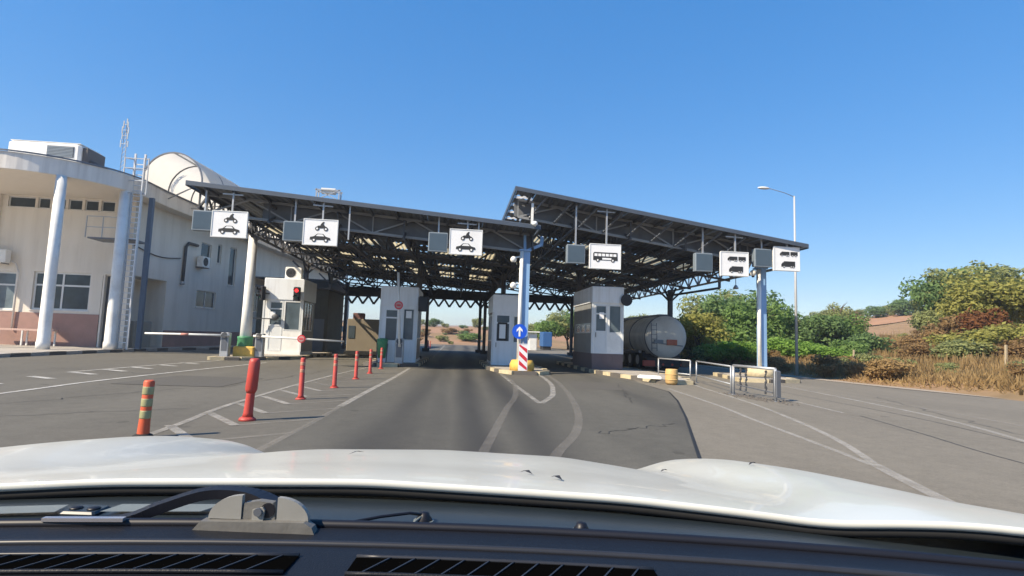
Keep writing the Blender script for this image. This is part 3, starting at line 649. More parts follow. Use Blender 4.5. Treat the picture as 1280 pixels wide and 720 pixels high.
# ================================================================== HANGING SIGNS
def blob(r, cx, cz, n=14): return [(cx + r * cos(2 * pi * i / n), cz + r * sin(2 * pi * i / n)) for i in range(n)]
CARP = [(-.34, -.06), (-.33, .03), (-.20, .06), (-.10, .15), (.10, .15), (.19, .06), (.33, .02), (.35, -.06)]
CARW = [(-.14, .065), (-.08, .13), (.08, .13), (.14, .065)]
MOTO = [(-.20, -.02), (-.12, .05), (-.04, .06), (-.02, .12), (.05, .20), (.10, .19), (.07, .12), (.11, .05), (.20, 0), (.12, -.04), (-.10, -.05)]
BUSP = [(-.40, -.13), (-.40, .08), (-.37, .13), (.40, .13), (.41, -.13)]
TRK = [(-.26, -.10), (-.26, -.02), (-.20, .06), (-.16, .06), (-.16, .10), (.27, .10), (.27, -.10)]
def sign(x, z, kind, label, wd=1.3, ht=1.02):
    y0 = 21.35
    s = thing("lane_sign", label, "sign", (x, y0, z - ht / 2), "white lane signs hanging from the canopies")
    m = MB(); m.bevbox((x - wd / 2, y0 - .06, z - ht / 2), (x + wd / 2, y0 + .06, z + ht / 2), .03); m.build("board", SIGNW, s)
    m = MB(); 
    for (a, b, c, d) in ((-wd / 2, -wd / 2 + .035, -ht / 2, ht / 2), (wd / 2 - .035, wd / 2, -ht / 2, ht / 2), (-wd / 2 + .035, wd / 2 - .035, -ht / 2, -ht / 2 + .035), (-wd / 2 + .035, wd / 2 - .035, ht / 2 - .035, ht / 2)):
        m.box((x + a, y0 - .075, z + c), (x + b, y0 - .055, z + d))
    m.build("frame", FRAMEW, s)
    yf, yb = y0 - .070, y0 - .055
    def pic(name, poly, ox, oz, wheels, holes=(), k=1.0, wr=.055):
        m = MB(); m.plate(poly, yf, yb, x + ox, z + oz, k)
        for (cx, cz) in wheels: m.plate(blob(wr, cx, cz), yf - .004, yb, x + ox, z + oz, k)
        p = m.build(name, BLACK, s)
        for h in holes: MB().plate(h, yf - .004, yb, x + ox, z + oz, k).build("window_mark", SIGNW, p)
        for (cx, cz) in wheels: MB().plate(blob(wr * .5, cx, cz, 10), yf - .008, yb, x + ox, z + oz, k).build("hub_mark", SIGNW, p)
    if kind == "car":
        pic("motorcycle_pictogram", MOTO, .03, .20, ((-.15, -.06), (.16, -.07)), (), 1.05, .075)
        pic("car_pictogram", CARP, 0, -.23, ((-.20, -.07), (.20, -.07)), (CARW,), 1.12, .07)
    if kind == "bus":
        hs = [[(-.36 + i * .125, .0), (-.36 + i * .125, .085), (-.26 + i * .125, .085), (-.26 + i * .125, .0)] for i in range(6)] + [[(-.1, -.11), (-.1, -.05), (.2, -.05), (.2, -.11)]]
        pic("bus_pictogram", BUSP, 0, 0.0, ((-.25, -.13), (.25, -.13)), hs, 1.25, .06)
    if kind == "lorry":
        m = MB(); sq = [(-.15, -.08), (-.15, .09), (.2, .09), (.2, -.08)]
        pic("lorry_pictogram", TRK, -.10, .22, ((-.16, -.10), (.12, -.10), (.2, -.10)), (), .8, .045)
        pic("trailer_pictogram", sq, .30, .22, ((-.06, -.09), (.1, -.09)), (), .9, .045)
        pic("lorry_pictogram", TRK, .05, -.22, ((-.16, -.10), (.12, -.10), (.2, -.10)), (), 1.15, .04)
    rf = roofL if x < 2.4 else roofR
    m = MB(); m.bar((x + .05, y0, z + ht / 2 - .01), (x + .05, y0, rf(x) - .05), .06); m.bar((x - .35, y0 + .02, rf(x) - .22), (x + .4, y0 + .02, rf(x) - .24), .05); m.build("hanger", GALV, s)
sign(-8.62, 5.36, "car", "leftmost white sign with motorcycle and car pictograms, beside the round white column")
sign(-5.27, 5.23, "car", "white motorcycle and car sign second from the left, under the middle of the lower canopy")
sign(.31, 5.14, "car", "white motorcycle and car sign nearest the blue column, above the open middle lane")
sign(5.95, 4.84, "bus", "white sign with one bus pictogram above the fourth kiosk")
sign(11.45, 4.80, "lorry", "white sign with two rows of dark lorries, left of the far right column", 1.22)
sign(13.75, 5.12, "lorry", "white lorry sign at the very right corner of the higher canopy", 1.16)
def display(x, z, label):
    y0 = 21.45
    s = thing("display_box", label, "display", (x, y0, z - .38), "switched off display boxes hanging from the canopies")
    m = MB(); m.bevbox((x - .38, y0 - .1, z - .38), (x + .38, y0 + .16, z + .38), .025); m.build("case", PANELGREY, s)
    m = MB(); m.box((x - .33, y0 - .108, z - .33), (x + .33, y0 - .095, z + .33)); m.build("screen", mat("display_screen", (.07, .10, .13), .25, var=.1), s)
    rf = roofL if x < 2.4 else roofR
    m = MB(); m.bar((x, y0 + .05, z + .37), (x, y0 + .05, rf(x) - .05), .06); m.build("hanger", GALV, s)
for a in ((-9.62, 5.47, "grey display box left of the leftmost motorcycle and car sign"), (-6.30, 5.24, "grey display box left of the second motorcycle and car sign"), (-.78, 5.10, "grey display box left of the third motorcycle and car sign"),
          (4.76, 4.90, "grey display box left of the bus sign"), (10.16, 4.82, "grey display box left of the first lorry sign"), (12.75, 5.13, "grey display box between the two lorry signs")): display(*a)
for (x, z0, lab) in ((-4.22, 5.0, "thin pale rod hanging free between the second sign and the third display box"), (.80, 4.88, "thin pale rod hanging free just right of the third motorcycle and car sign")):
    m = MB(); m.bar((x, 21.35, z0), (x, 21.35, roofL(x) - .05), .055); solo(m, "hanging_rod", GALV, lab, "rod", (x, 21.35, z0), "free hanging rods")

# ================================================================== ISLANDS, KIOSKS, BARRIERS
def island(poly, label, start=0, blk=.75):
    xs = [p[0] for p in poly]; ys = [p[1] for p in poly]
    c = thing("traffic_island", label, "traffic island", (sum(xs) / len(xs), sum(ys) / len(ys), 0), "kerbed islands between the lanes")
    a = sum(poly[i][0] * poly[(i + 1) % len(poly)][1] - poly[(i + 1) % len(poly)][0] * poly[i][1] for i in range(len(poly)))
    if a < 0: poly = poly[::-1]
    cx, cy = sum(xs) / len(xs), sum(ys) / len(ys)
    P = [Vector(p) for p in poly]; n = len(P); inn = []
    for i in range(n):
        d = (P[(i + 1) % n] - P[i - 1]).normalized(); inn.append(P[i] + Vector((-d.y, d.x)) * .08)
    m = MB(); m.prism([tuple(q) for q in inn], -.02, .14); m.build("island_top", PAVE, c)
    kerb_run(poly, c, blk, .22, .15, (KERBY, KERBK), True, start)
    return c
island([(-10.9, 26.0), (-9.7, 26.3), (-8.9, 27.2), (-7.9, 29.4), (-7.8, 36), (-10.9, 36)], "kerbed island under the first kiosk and the green drum column", 0)
island([(-3.9, 25.2), (-3.3, 24.4), (-2.4, 24.5), (-1.62, 25.3), (-1.5, 32), (-3.9, 32)], "kerbed island under the kiosk with the green bin", 1)
island([(1.55, 30), (1.6, 24.4), (1.95, 22.2), (2.4, 21.4), (3.3, 21.3), (3.85, 22.2), (4.0, 24), (4.0, 30)], "kerbed island with the blue arrow column at its nose", 0)
island([(6.2, 24.2), (6.6, 22.2), (7.3, 19.0), (7.7, 18.5), (8.4, 18.6), (8.9, 20.5), (8.8, 32), (6.2, 32)], "kerbed island under the kiosk with the brown base, beside the tank lorry", 0)
island([(11.4, 20.7), (12.4, 20.5), (13.9, 20.9), (14.2, 22), (14.0, 24.5), (12.2, 24.5)], "kerbed island under the far right column", 0)

def kiosk(label, x0, x1, y0, y1, zt, zb, door, win, fas, side_win, pl_mat=KIOSK, front=KIOSK, group="kiosks under the border canopies"):
    k = thing("kiosk", label, "kiosk", ((x0 + x1) / 2, (y0 + y1) / 2, .14), group)
    dx0, dx1, dz0, dz1, dp = door; wx0, wx1, wz0, wz1 = win
    m = MB(); wall_cells(m, x0, x1, zb, fas, y0, y0 + .06, [(dx0, dx1, dz0, dz1), (wx0, wx1, wz0, wz1)]); m.build("front_wall", front, k)
    m = MB(); m.bevbox((x0 - .04, y0 - .05, fas), (x1 + .04, y1 + .04, zt), .03); m.build("fascia", KIOSK, k)
    for (xa, xb) in ((x0, x0 + .05), (x1 - .05, x1)):
        m = MB(); m2 = MB(); z0, z1 = side_win
        ya, yb = y0 + .4, y1 - .5
        # side wall runs along y: build as cells by swapping axes
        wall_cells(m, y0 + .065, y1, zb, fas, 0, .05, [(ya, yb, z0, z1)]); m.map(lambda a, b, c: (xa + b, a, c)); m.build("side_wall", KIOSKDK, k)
        w_ = m2.box((xa + .02, ya, z0), (xa + .03, yb, z1)).build("window", GLASSK, k)
        f = MB(); n = 3
        for q in range(n + 1): yy = ya + (yb - ya) * q / n; f.box((xa - .012, yy - .03, z0), (xa + .062, yy + .03, z1))
        f.box((xa - .014, ya - .03, z0 - .06), (xa + .064, yb + .03, z0)); f.box((xa - .014, ya - .03, z1), (xa + .064, yb + .03, z1 + .05)); f.build("frame", FRAMEW, w_)
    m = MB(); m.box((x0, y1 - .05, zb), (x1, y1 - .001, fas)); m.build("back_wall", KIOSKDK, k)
    m = MB(); m.box((x0 - .02, y0 - .02, .13), (x1 + .02, y1 + .02, zb)); m.build("plinth", pl_mat, k)
    # corner posts
    for xx in (x0, x1): m = MB(); m.box((xx - .045, y0 - .02, zb + .002), (xx + .045, y0 + .055, fas - .002)); m.build("corner_post", FRAMEW, k)
    # door with transom
    t = .07; yf = y0 - .015
    d = MB(); zt_ = dz1 - .42
    for (a, b, c, e) in ((dx0, dx0 + t, dz0, dz1), (dx1 - t, dx1, dz0, dz1), (dx0 + t, dx1 - t, dz1 - t, dz1), (dx0 + t, dx1 - t, zt_ - t / 2, zt_ + t / 2), (dx0 + t, dx1 - t, dp - t, dp), (dx0 + t, dx1 - t, dz0, dz0 + t)): d.box((a, yf, c), (b, yf + .06, e))
    d.box((dx0 + t, yf + .02, dz0 + t), (dx1 - t, yf + .045, dp - t))
    do = d.build("door", FRAMEW if front is WHITE else KIOSK, k)
    MB().box((dx0 + t, yf + .03, dp), (dx1 - t, yf + .04, zt_ - t / 2)).build("pane", GLASSK, do)
    MB().box((dx0 + t, yf + .03, zt_ + t / 2), (dx1 - t, yf + .04, dz1 - t)).build("pane", GLASSK, do)
    h = MB(); h.bar((dx0 + .05, yf - .04, dp - .3), (dx0 + .05, yf - .04, dp - .08), .025); h.bar((dx0 + .05, yf - .045, dp - .1), (dx0 + .05, yf + .01, dp - .1), .02); h.build("handle", STEELDK, do)
    f = MB()
    for (a, b, c, e) in ((wx0, wx0 + .05, wz0, wz1), (wx1 - .05, wx1, wz0, wz1), (wx0 + .05, wx1 - .05, wz0, wz0 + .05), (wx0 + .05, wx1 - .05, wz1 - .05, wz1)): f.box((a, yf, c), (b, yf + .06, e))
    fo = f.build("window", FRAMEW, k)
    MB().box((wx0 + .05, yf + .03, wz0 + .05), (wx1 - .05, yf + .04, wz1 - .05)).build("pane", GLASSK, fo)
    return k
k1 = kiosk("white kiosk behind the lowered barrier, two traffic lights on its front", -10.4, -8.35, 31, 33.6, 4.3, .3, (-10.1, -9.36, .32, 3.03, 1.75), (-9.3, -8.43, 1.45, 3.05), 3.13, (1.5, 3.0), WHITE, WHITE)
k2 = kiosk("grey kiosk behind the raised barrier and green bin", -3.45, -1.77, 26, 29.4, 3.68, .25, (-3.26, -2.62, .27, 2.62, 1.15), (-2.42, -1.88, 1.15, 2.66), 2.78, (1.3, 2.6))
k3 = kiosk("grey kiosk right behind the blue arrow column", 1.83, 3.48, 26, 29.4, 3.5, .25, (1.95, 2.68, .27, 2.56, 1.28), (2.8, 3.38, 1.2, 2.5), 2.66, (1.3, 2.5))
k4 = kiosk("tall kiosk on a brown tiled base beside the tank lorry", 6.3, 7.72, 24.5, 28.4, 3.95, .86, (6.4, 6.99, .9, 3.1, 1.9), (7.06, 7.66, 1.8, 3.1), 3.2, (1.85, 2.2), BROWNPL, WHITE)
for i in range(5):
    for q in range(3): MB().box((6.29 + q * .485, 24.463, .16 + i * .14), (6.29 + q * .485 + .475, 24.475, .29 + i * .14)).build("tile", BROWNPL, k4)
# small notice on the third kiosk door: dark framed white sheet
m = MB(); m.box((2.06, 25.972, 1.30), (2.52, 25.982, 2.17)); nb = solo(m, "notice_frame", DARK, "dark framed notice on the door of the kiosk behind the arrow column", "notice", (2.29, 25.977, 1.3))
MB().box((2.14, 25.965, 1.40), (2.44, 25.974, 2.07)).build("sheet", KIOSK, nb)
for (x, y_, z, w_, h_, lab) in ((-9.9, 30.966, 2.05, .28, .4, "white paper notice in the door glass of the white kiosk"), (-2.15, 25.966, 2.2, .26, .34, "white paper notice in the window of the kiosk with the green bin"), (6.72, 24.466, 2.45, .22, .3, "white paper notice in the door of the kiosk on the brown base")):
    m = MB(); m.box((x - w_ / 2, y_, z), (x + w_ / 2, y_ + .006, z + h_)); solo(m, "paper_notice", SIGNW, lab, "notice", (x, y_, z))
def ac_unit(label, c, wd=.9, ht=.66, dp=.35, face=(0, -1), group="air conditioner outdoor units"):
    a = thing("air_conditioner", label, "air conditioner", c, group)
    ang = atan2(face[0], -face[1])
    def R(x, y, z): return (c[0] + x * cos(ang) - y * sin(ang), c[1] + x * sin(ang) + y * cos(ang), c[2] + z)
    m = MB(); m.bevbox((-wd / 2, -dp / 2, 0), (wd / 2, dp / 2, ht), .03); m.map(R); m.build("case", WHITE, a)
    m = MB(); m.cyl((-wd * .15, -dp / 2 - .012, ht / 2), (-wd * .15, -dp / 2 + .01, ht / 2), ht * .40, n=20); m.map(R); g = m.build("fan_guard", DARK, a)
    m = MB()
    for r in (.12, .2, .28): m.tube([(-wd * .15 + r * ht / .7 * cos(t * pi / 8), -dp / 2 - .02, ht / 2 + r * ht / .7 * sin(t * pi / 8)) for t in range(17)], .006, 4)
    m.map(R); m.build("grille", STEELGREY, g)
    m = MB()
    for s in (-1, 1): m.bar((s * wd * .35, -dp / 2, -.04), (s * wd * .35, dp / 2 + .12, -.04), .05)
    m.map(R); m.build("bracket", STEELGREY, a); return a
ac_unit("air conditioner outdoor unit on the roof of the white kiosk", (-9.15, 31.8, 4.36))
# cranked pipe and dark lamp on kiosks
m = MB(); m.bevbox((-1.72, 25.75, 2.55), (-1.25, 26.3, 3.25), .05); m.bar((-1.9, 26.1, 2.9), (-1.6, 26.1, 2.9), .08)
solo(m, "dark_housing", DARK, "dark box lamp on the right edge of the kiosk with the green bin", "lamp", (-1.5, 26, 2.9))
m = MB(); m.cyl((7.85, 24.35, 3.35), (7.85, 24.5, 3.35), .28, .22, 16); m.bar((7.7, 24.55, 3.35), (7.85, 24.45, 3.35), .06)
solo(m, "round_mirror", DARK, "round black lamp at the upper right edge of the kiosk with the brown base", "lamp", (7.85, 24.4, 3.35))
# traffic lights
TLRED = emit("signal_red", (.9, .03, .03), 1.3); TLOFF = mat("signal_off_lens", (.05, .02, .02), .2); TLG = mat("signal_off_green", (.01, .05, .03), .2)
def traffic_light(label, c, lit, ang):
    a = thing("traffic_light", label, "traffic light", c, "traffic lights on the white kiosk")
    def R(x, y, z): return (c[0] + x * cos(ang) - y * sin(ang), c[1] + x * sin(ang) + y * cos(ang), c[2] + z)
    m = MB(); m.bevbox((-.17, -.12, -.38), (.17, .12, .38), .04); m.map(R); m.build("housing", DARK, a)
    for z, mt in ((.18, TLRED if lit else TLOFF), (-.18, TLG)):
        m = MB(); m.cyl((0, -.118, z), (0, -.14, z), .10, n=16); m.map(R); m.build("lens", mt, a)
        m = MB(); m.add([(.13 * cos(t), y, z + .13 * sin(t)) for y in (-.12, -.30) for t in [pi * i / 8 for i in range(9)]], [(i, i + 1, 10 + i, 9 + i) for i in range(8)]); m.map(R); m.build("visor", DARK, a)
    m = MB(); m.bar((0, .1, 0), (0, .35, 0), .06); m.map(R); m.build("bracket", STEELDK, a)
traffic_light("traffic light showing red on the right of the white kiosk", (-8.62, 30.72, 3.45), True, 0)
traffic_light("unlit traffic light turned aside on the left edge of the white kiosk", (-10.42, 30.72, 3.42), False, radians(-55))
# intercom arm at kiosk door
m = MB(); m.bar((-10.9, 30.6, 2.05), (-9.9, 30.9, 2.05), .05); m.ell((-9.7, 30.8, 2.15), (.2, .12, .16)); m.bar((-9.9, 30.9, 2.05), (-9.7, 30.8, 2.12), .05)
solo(m, "mirror_arm", STEELDK, "dark round mirror on a thin pale arm in front of the white kiosk door", "mirror", (-9.7, 30.8, 2.1))

def disc_sign(m, c, r, n=20): return m.cyl((c[0], c[1] - .012, c[2]), (c[0], c[1] + .012, c[2]), r, n=n)
def barrier(label, x, y, boom_to, disc=None, cab_m=GALV):
    b = thing("barrier", label, "barrier", (x, y, .0), "boom barriers")
    m = MB(); m.bevbox((x - .19, y - .16, .14), (x + .19, y + .16, 1.25), .03); m.box((x - .23, y - .2, .05), (x + .23, y + .2, .14)); c = m.build("cabinet", PANELGREY if cab_m is None else cab_m, b)
    MB().box((x - .13, y - .168, .4), (x + .13, y - .158, 1.0)).build("hatch", STEELGREY, c)
    a = Vector((x, y - .22, 1.12)); e = Vector(boom_to)
    m = MB(); d = (e - a).normalized(); m.cyl(a - d * .25, e, .065 if e.z > 3 else .052, .055 if e.z > 3 else .042, 10); bo = m.build("boom", WHITE, b)
    MB().cyl(a - Vector((0, .05, 0)), a + Vector((0, .08, 0)), .13, n=12).build("pivot", STEELDK, b)
    if not disc:
        p, q = a.lerp(e, .45), a.lerp(e, .55); MB().cyl(p, q, .054, .053, 10).build("red_band", mat("faded_red", (.50, .22, .18), .6), b)
    if disc:
        p = a.lerp(e, disc)
        disc_sign(MB(), (p.x, p.y - .07, p.z), .19).build("prohibition_disc", SIGNRED, b)
        disc_sign(MB(), (p.x, p.y - .086, p.z), .135).build("prohibition_disc", mat("disc_pink", (.55, .30, .28), .5), b)
        MB().box((p.x - .09, p.y - .108, p.z - .035), (p.x + .09, p.y - .098, p.z + .035)).build("disc_mark", SIGNRED, b)
barrier("lowered white barrier reaching left towards the office from beside the green drum column", -10.62, 26.9, (-14.1, 26.7, 1.10))
barrier("lowered white barrier with a red disc in front of the white kiosk", -9.28, 27.5, (-5.3, 27.3, 1.0), .5)
barrier("raised upright barrier with a red disc, in front of the second kiosk", -2.42, 25.1, (-2.62, 24.9, 4.22), .52)
# bin
bn = thing("litter_bin", "green litter bin on the island left of the raised barrier", "bin", (-3.2, 25.2, .15))
m = MB(); m.lathe((-3.2, 25.2, .35), [(.17, 0), (.24, .75), (.25, .8), (.20, .8)], 14); m.build("bucket", GREEN, bn)
m = MB()
for s in (-1, 1): m.bar((-3.2 + s * .2, 25.2, .14), (-3.2 + s * .24, 25.2, 1.0), .04)
m.build("stand", STEELDK, bn)
MB().lathe((-3.2, 25.2, 1.15), [(.26, 0), (.24, .05), (.1, .09)], 14).build("lid", GREEN, bn)
# dark shed added to cover the bright office wall behind the white kiosk
sh = thing("added_dark_shed", "made-up dark olive shed right behind the white kiosk, darkening the office wall there", "shed", (-10.9, 40, 0))
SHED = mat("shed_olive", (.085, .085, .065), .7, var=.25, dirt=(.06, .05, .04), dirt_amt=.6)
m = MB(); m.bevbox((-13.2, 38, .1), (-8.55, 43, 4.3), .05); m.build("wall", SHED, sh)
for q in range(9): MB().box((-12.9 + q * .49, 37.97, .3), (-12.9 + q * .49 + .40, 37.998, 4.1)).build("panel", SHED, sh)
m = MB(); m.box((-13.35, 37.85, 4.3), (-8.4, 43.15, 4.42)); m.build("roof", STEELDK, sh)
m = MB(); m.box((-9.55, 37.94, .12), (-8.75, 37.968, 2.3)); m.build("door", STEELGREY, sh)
# tan cabin and red unit further in
tc = thing("inspection_cabin", "tan cabin in the shade under the lower canopy, beyond the lowered barrier", "cabin", (-5.8, 37, 0))
m = MB(); m.bevbox((-6.85, 36, .3), (-4.75, 38.5, 2.35), .04); m.build("wall", TAN, tc); MB().box((-6.95, 35.9, .05), (-4.65, 38.6, .3)).build("base", RUBBER, tc)
m = MB(); m.box((-6.75, 35.97, 1.1), (-6.35, 36.02, 1.9)); m.build("window", GLASS, tc); m = MB(); m.bevbox((-6.6, 36.4, 2.35), (-5.9, 37.0, 2.75), .04); m.build("roof_unit", mat("rust_unit", (.16, .08, .07), .7), tc)
m = MB(); m.box((-4.8, 35.985, .45), (-4.55, 36.1, 2.25)); m.build("door", KIOSKDK, tc)

# arrow sign and chevron panel on the middle column
ar = thing("arrow_sign", "round blue sign with a white upward arrow on the middle column", "sign", (2.60, 21.66, 1.42))
disc_sign(MB(), (2.60, 21.66, 1.70), .30, 28).build("disc", BLUESIGN, ar)
m = MB(); m.plate([(-.035, -.2), (-.035, .06), (-.12, -.02), (-.12, .07), (0, .2), (.12, .07), (.12, -.02), (.035, .06), (.035, -.2)], 21.638, 21.646, 2.60, 1.70); m.build("arrow", SIGNW, ar)
MB().bar((2.6, 21.67, 1.7), (2.6, 21.9, 1.7), .05).build("clamp", STEELDK, ar)
ch = thing("chevron_panel", "red and white striped panel on the island nose below the blue arrow sign", "sign panel", (2.72, 21.3, .15))
m = MB(); m.box((2.54, 21.28, .17), (2.90, 21.31, 1.22)); m.build("board", SIGNW, ch)
for k in range(4):
    z = .10 + k * .36; pts = [(-.155, z + .31), (-.155, z + .14), (.155, z - .14), (.155, z + .03)]
    pts = [(x, min(1.03, max(.02, zz))) for x, zz in pts]
    m = MB(); m.plate(pts, 21.272, 21.279, 2.72, .17); m.build("stripe", SIGNRED, ch)
MB().bar((2.72, 21.33, .14), (2.72, 21.33, 1.3), .05).build("post", GALV, ch)

# ================================================================== BOLLARDS
def bollard(x, y, label, style=0, tilt=0):
    h = .86
    if style == 1:     # near orange flexible post with reflective bands
        b = thing("bollard", label, "bollard", (x, y, 0), "bollards along the hatched strip")
        prof = [(.075, .0), (.07, .05), (.062, .25), (.062, .70), (.05, .72)]
        MB().lathe((x, y, 0), prof, 16).build("post", ORANGE, b)
        for z in (.24, .39, .54):
            MB().lathe((x, y, z), [(.0635, 0), (.0645, .01), (.0645, .09), (.0635, .10)], 16).build("reflective_band", BANDG, b)
        MB().lathe((x, y, 0), [(.12, 0), (.11, .03), (.075, .05)], 16).build("foot", RUBBER, b)
    elif style == 2:   # thick red post with a wide upper sleeve
        b = thing("bollard", label, "bollard", (x, y, 0), "bollards along the hatched strip")
        MB().lathe((x, y, 0), [(.082, .05), (.07, .12), (.062, .40), (.06, .46)], 16).build("post", RED, b)
        MB().lathe((x, y, 0), [(.062, .42), (.088, .48), (.082, .90), (.07, .95), (.05, .96)], 16).build("sleeve", RED, b)
        MB().lathe((x, y, 0), [(.13, 0), (.12, .035), (.082, .06)], 16).build("foot", RED, b)
    else:
        b = thing("bollard", label, "bollard", (x, y, 0), "bollards along the hatched strip")
        MB().lathe((x, y, 0), [(.075, .03), (.055, .08), (.05, h - .02), (.04, h)], 14).build("post", RED, b)
        for z in (.55, .70): MB().lathe((x, y, z), [(.0515, 0), (.0525, .01), (.0525, .06), (.0515, .07)], 14).build("reflective_band", mat("band_pale", (.45, .22, .15), .4), b)
        MB().lathe((x, y, 0), [(.11, 0), (.1, .025), (.06, .04)], 14).build("foot", RED, b)
    b.rotation_euler = (0, radians(tilt), 0)
    return b
bollard(-3.87, 7.5, "orange bollard with three dull greenish bands, nearest the car", 1, 1.5)
bollard(-3.14, 9.0, "thick red bollard with a wide upper sleeve, leaning right", 2, 3)
b0 = bollard(-3.12, 11.9, "slim red bollard next after the thick leaning one")
for (x, y, lab) in ((-2.99, 14.5, "slim red bollard, fourth from the car"), (-2.96, 17.4, "slim red bollard, fifth from the car"), (-2.92, 20.0, "slim red bollard, sixth from the car, near the island kerb"), (-2.9, 22.8, "slim red bollard, last of the row, in front of the green bin")):
    copy_tree(b0, (x, y, 0), random.random(), lab)
p0 = None
for (x, y) in ((-3.0, 66), (-3.3, 71), (-2.6, 62), (-3.6, 76)):
    if p0 is None: p0 = bollard(x, y, "small far red post by the lane exit beyond the canopy"); p0["group"] = "far red posts by the lane exit"
    else: copy_tree(p0, (x, y, 0))

# ================================================================== STEEL GUARDS ON THE RIGHT ISLAND
def guard(label, a, b, h, low=True, mesh=False, r=.026):
    a = Vector((*a, 0)); b = Vector((*b, 0)); c = thing("guard_rail", label, "railing", a, "steel guard rails beside the lorry lane")
    for p in (a, b):
        MB().cyl(p, p + Vector((0, 0, h)), r, n=10).build("post", GALV, c)
        MB().lathe(tuple(p), [(.11, 0), (.10, .015), (.03, .03)], 8).build("foot_plate", STEELGREY, c)
    u = Vector((0, 0, 1)); MB().cyl(a + u * h, b + u * h, r, n=10).build("top_rail", GALV, c)
    if low: MB().cyl(a + u * h * .35, b + u * h * .35, r * .8, n=8).build("lower_rail", GALV, c)
    return c
guard("short steel guard rail behind the yellow drum", (8.45, 21.9), (8.9, 19.85), .80)
guard("long steel guard rail right of the yellow drum", (8.98, 19.5), (8.2, 15.5), .80)
g3 = guard("near steel guard rail end with thick posts and hanging chains", (8.12, 15.2), (8.36, 13.5), .84, False, r=.038)
def chain_post(x, y):
    m = MB()
    for k in range(9): m.bar((x + .02 * sin(k * 2), y, .78 - k * .07), (x + .02 * sin(k * 2 + 2), y, .72 - k * .07), .03 if k % 2 else .045)
    return m
for (x, y) in ((8.17, 14.9), (8.2, 14.65), (8.3, 13.85)): chain_post(x, y).build("chain", STEELDK, g3)
m = MB(); m.bevbox((8.33, 13.42, .12), (8.47, 13.58, .8), .02); m.build("end_box", STEELGREY, g3)
m = MB(); m.bar((8.14, 15.05, .3), (8.34, 13.6, .22), .03); m.bar((8.14, 15.05, .55), (8.34, 13.6, .6), .025); m.build("cross_wire", STEELGREY, g3)
rb = MB(); random.seed(3)
for _ in range(170):
    t = random.random(); px = 8.05 + .35 * t + random.gauss(0, .22); py = 15.5 - 2.3 * t + random.gauss(0, .3); s = random.uniform(.015, .055)
    rb.add([(px + s * cos(a) * random.uniform(.7, 1.2), py + s * sin(a) * random.uniform(.7, 1.2), .008) for a in (0, 1.57, 3.14, 4.71)] + [(px, py, s * .8)], [(0, 1, 4), (1, 2, 4), (2, 3, 4), (3, 0, 4)])
o = rb.build("rubble", mat("dark_rubble", (.10, .09, .08), .95, var=.4, scale=8)); tag(o, "dark crumbled rubble round the feet of the guard rails", "rubble", None, "stuff")
dr = thing("drum", "battered yellow drum at the island tip in front of the guard rails", "drum", (7.55, 18.35, 0))
MB().lathe((7.55, 18.35, .02), [(.17, 0), (.205, .06), (.215, .2), (.215, .36), (.20, .5), (.19, .52), (.17, .5)], 18).build("body", DRUMY, dr)
for z in (.16, .34): MB().lathe((7.55, 18.35, z), [(.216, 0), (.226, .012), (.226, .028), (.216, .04)], 18).build("hoop", DRUMY, dr)
m = MB(); m.bevbox((6.75, 18.9, .15), (7.35, 19.25, .26), .05); m.map(lambda x, y, z: (x + (y - 19) * -.4, y + (x - 7) * -.55, z)); solo(m, "white_sack", WHITE, "white flat sack lying on the kerb left of the yellow drum", "sack", (7.0, 19.0, .15))

# ================================================================== TANK LORRY
tk = thing("tank_lorry", "grey tank lorry parked under the higher canopy, seen from behind", "lorry", (11.2, 28, 0))
X, Z, R_ = 11.2, 1.76, 1.12
m = MB(); m.cyl((X, 28.0, Z), (X, 38.2, Z), R_, n=40); m.build("tank", TANK, tk)
m = MB(); prof = [(R_ * .995, 0), (R_ * .93, -.08), (R_ * .7, -.17), (R_ * .35, -.22), (.02, -.235)]
vs = [(X + r * cos(2 * pi * i / 40), 28.0 + d, Z + r * sin(2 * pi * i / 40)) for r, d in prof for i in range(40)]
m.add(vs, [(k * 40 + i, k * 40 + (i + 1) % 40, (k + 1) * 40 + (i + 1) % 40, (k + 1) * 40 + i) for k in range(4) for i in range(40)], True); m.build("tank_end", TANKEND, tk)
for yy in (28.02, 30.6, 33.2, 35.8):
    m = MB(); vs = [(X + r * cos(2 * pi * i / 40), yy + d, Z + r * sin(2 * pi * i / 40)) for r, d in ((R_ + .005, 0), (R_ + .03, 0), (R_ + .03, .1), (R_ + .005, .1)) for i in range(40)]
    m.add(vs, [(k * 40 + i, k * 40 + (i + 1) % 40, (k + 1) * 40 + (i + 1) % 40, (k + 1) * 40 + i) for k in range(3) for i in range(40)], True); m.build("tank_ring", STEELGREY, tk)
m = MB(); m.box((X - .25, 28.3, Z + R_ - .02), (X + .25, 37.8, Z + R_ + .1)); m.build("walkway", STEELGREY, tk)
m = MB(); m.box((X - .75, 27.70, Z - .34), (X - .25, 27.78, Z - .16)); m.build("equipment_box", PANELGREY, tk)
m = MB(); m.box((X - .05, 27.70, Z - .42), (X + .5, 27.77, Z - .13)); m.build("hazard_plate", mat("plate_orange", (.42, .13, .08), .6, var=.35, scale=9), tk)
m = MB(); m.bar((X - .85, 27.76, Z - .30), (X + .85, 27.80, Z - .45), .05); m.build("rail", PANELGREY, tk)
m = MB(); m.box((X - .95, 28.2, .42), (X + .95, 38, .62)); m.build("chassis", TRUCKDK, tk)
m = MB(); m.box((X - 1.15, 27.75, .20), (X + 1.15, 27.95, .42)); m.build("bumper", TRUCKDK, tk)
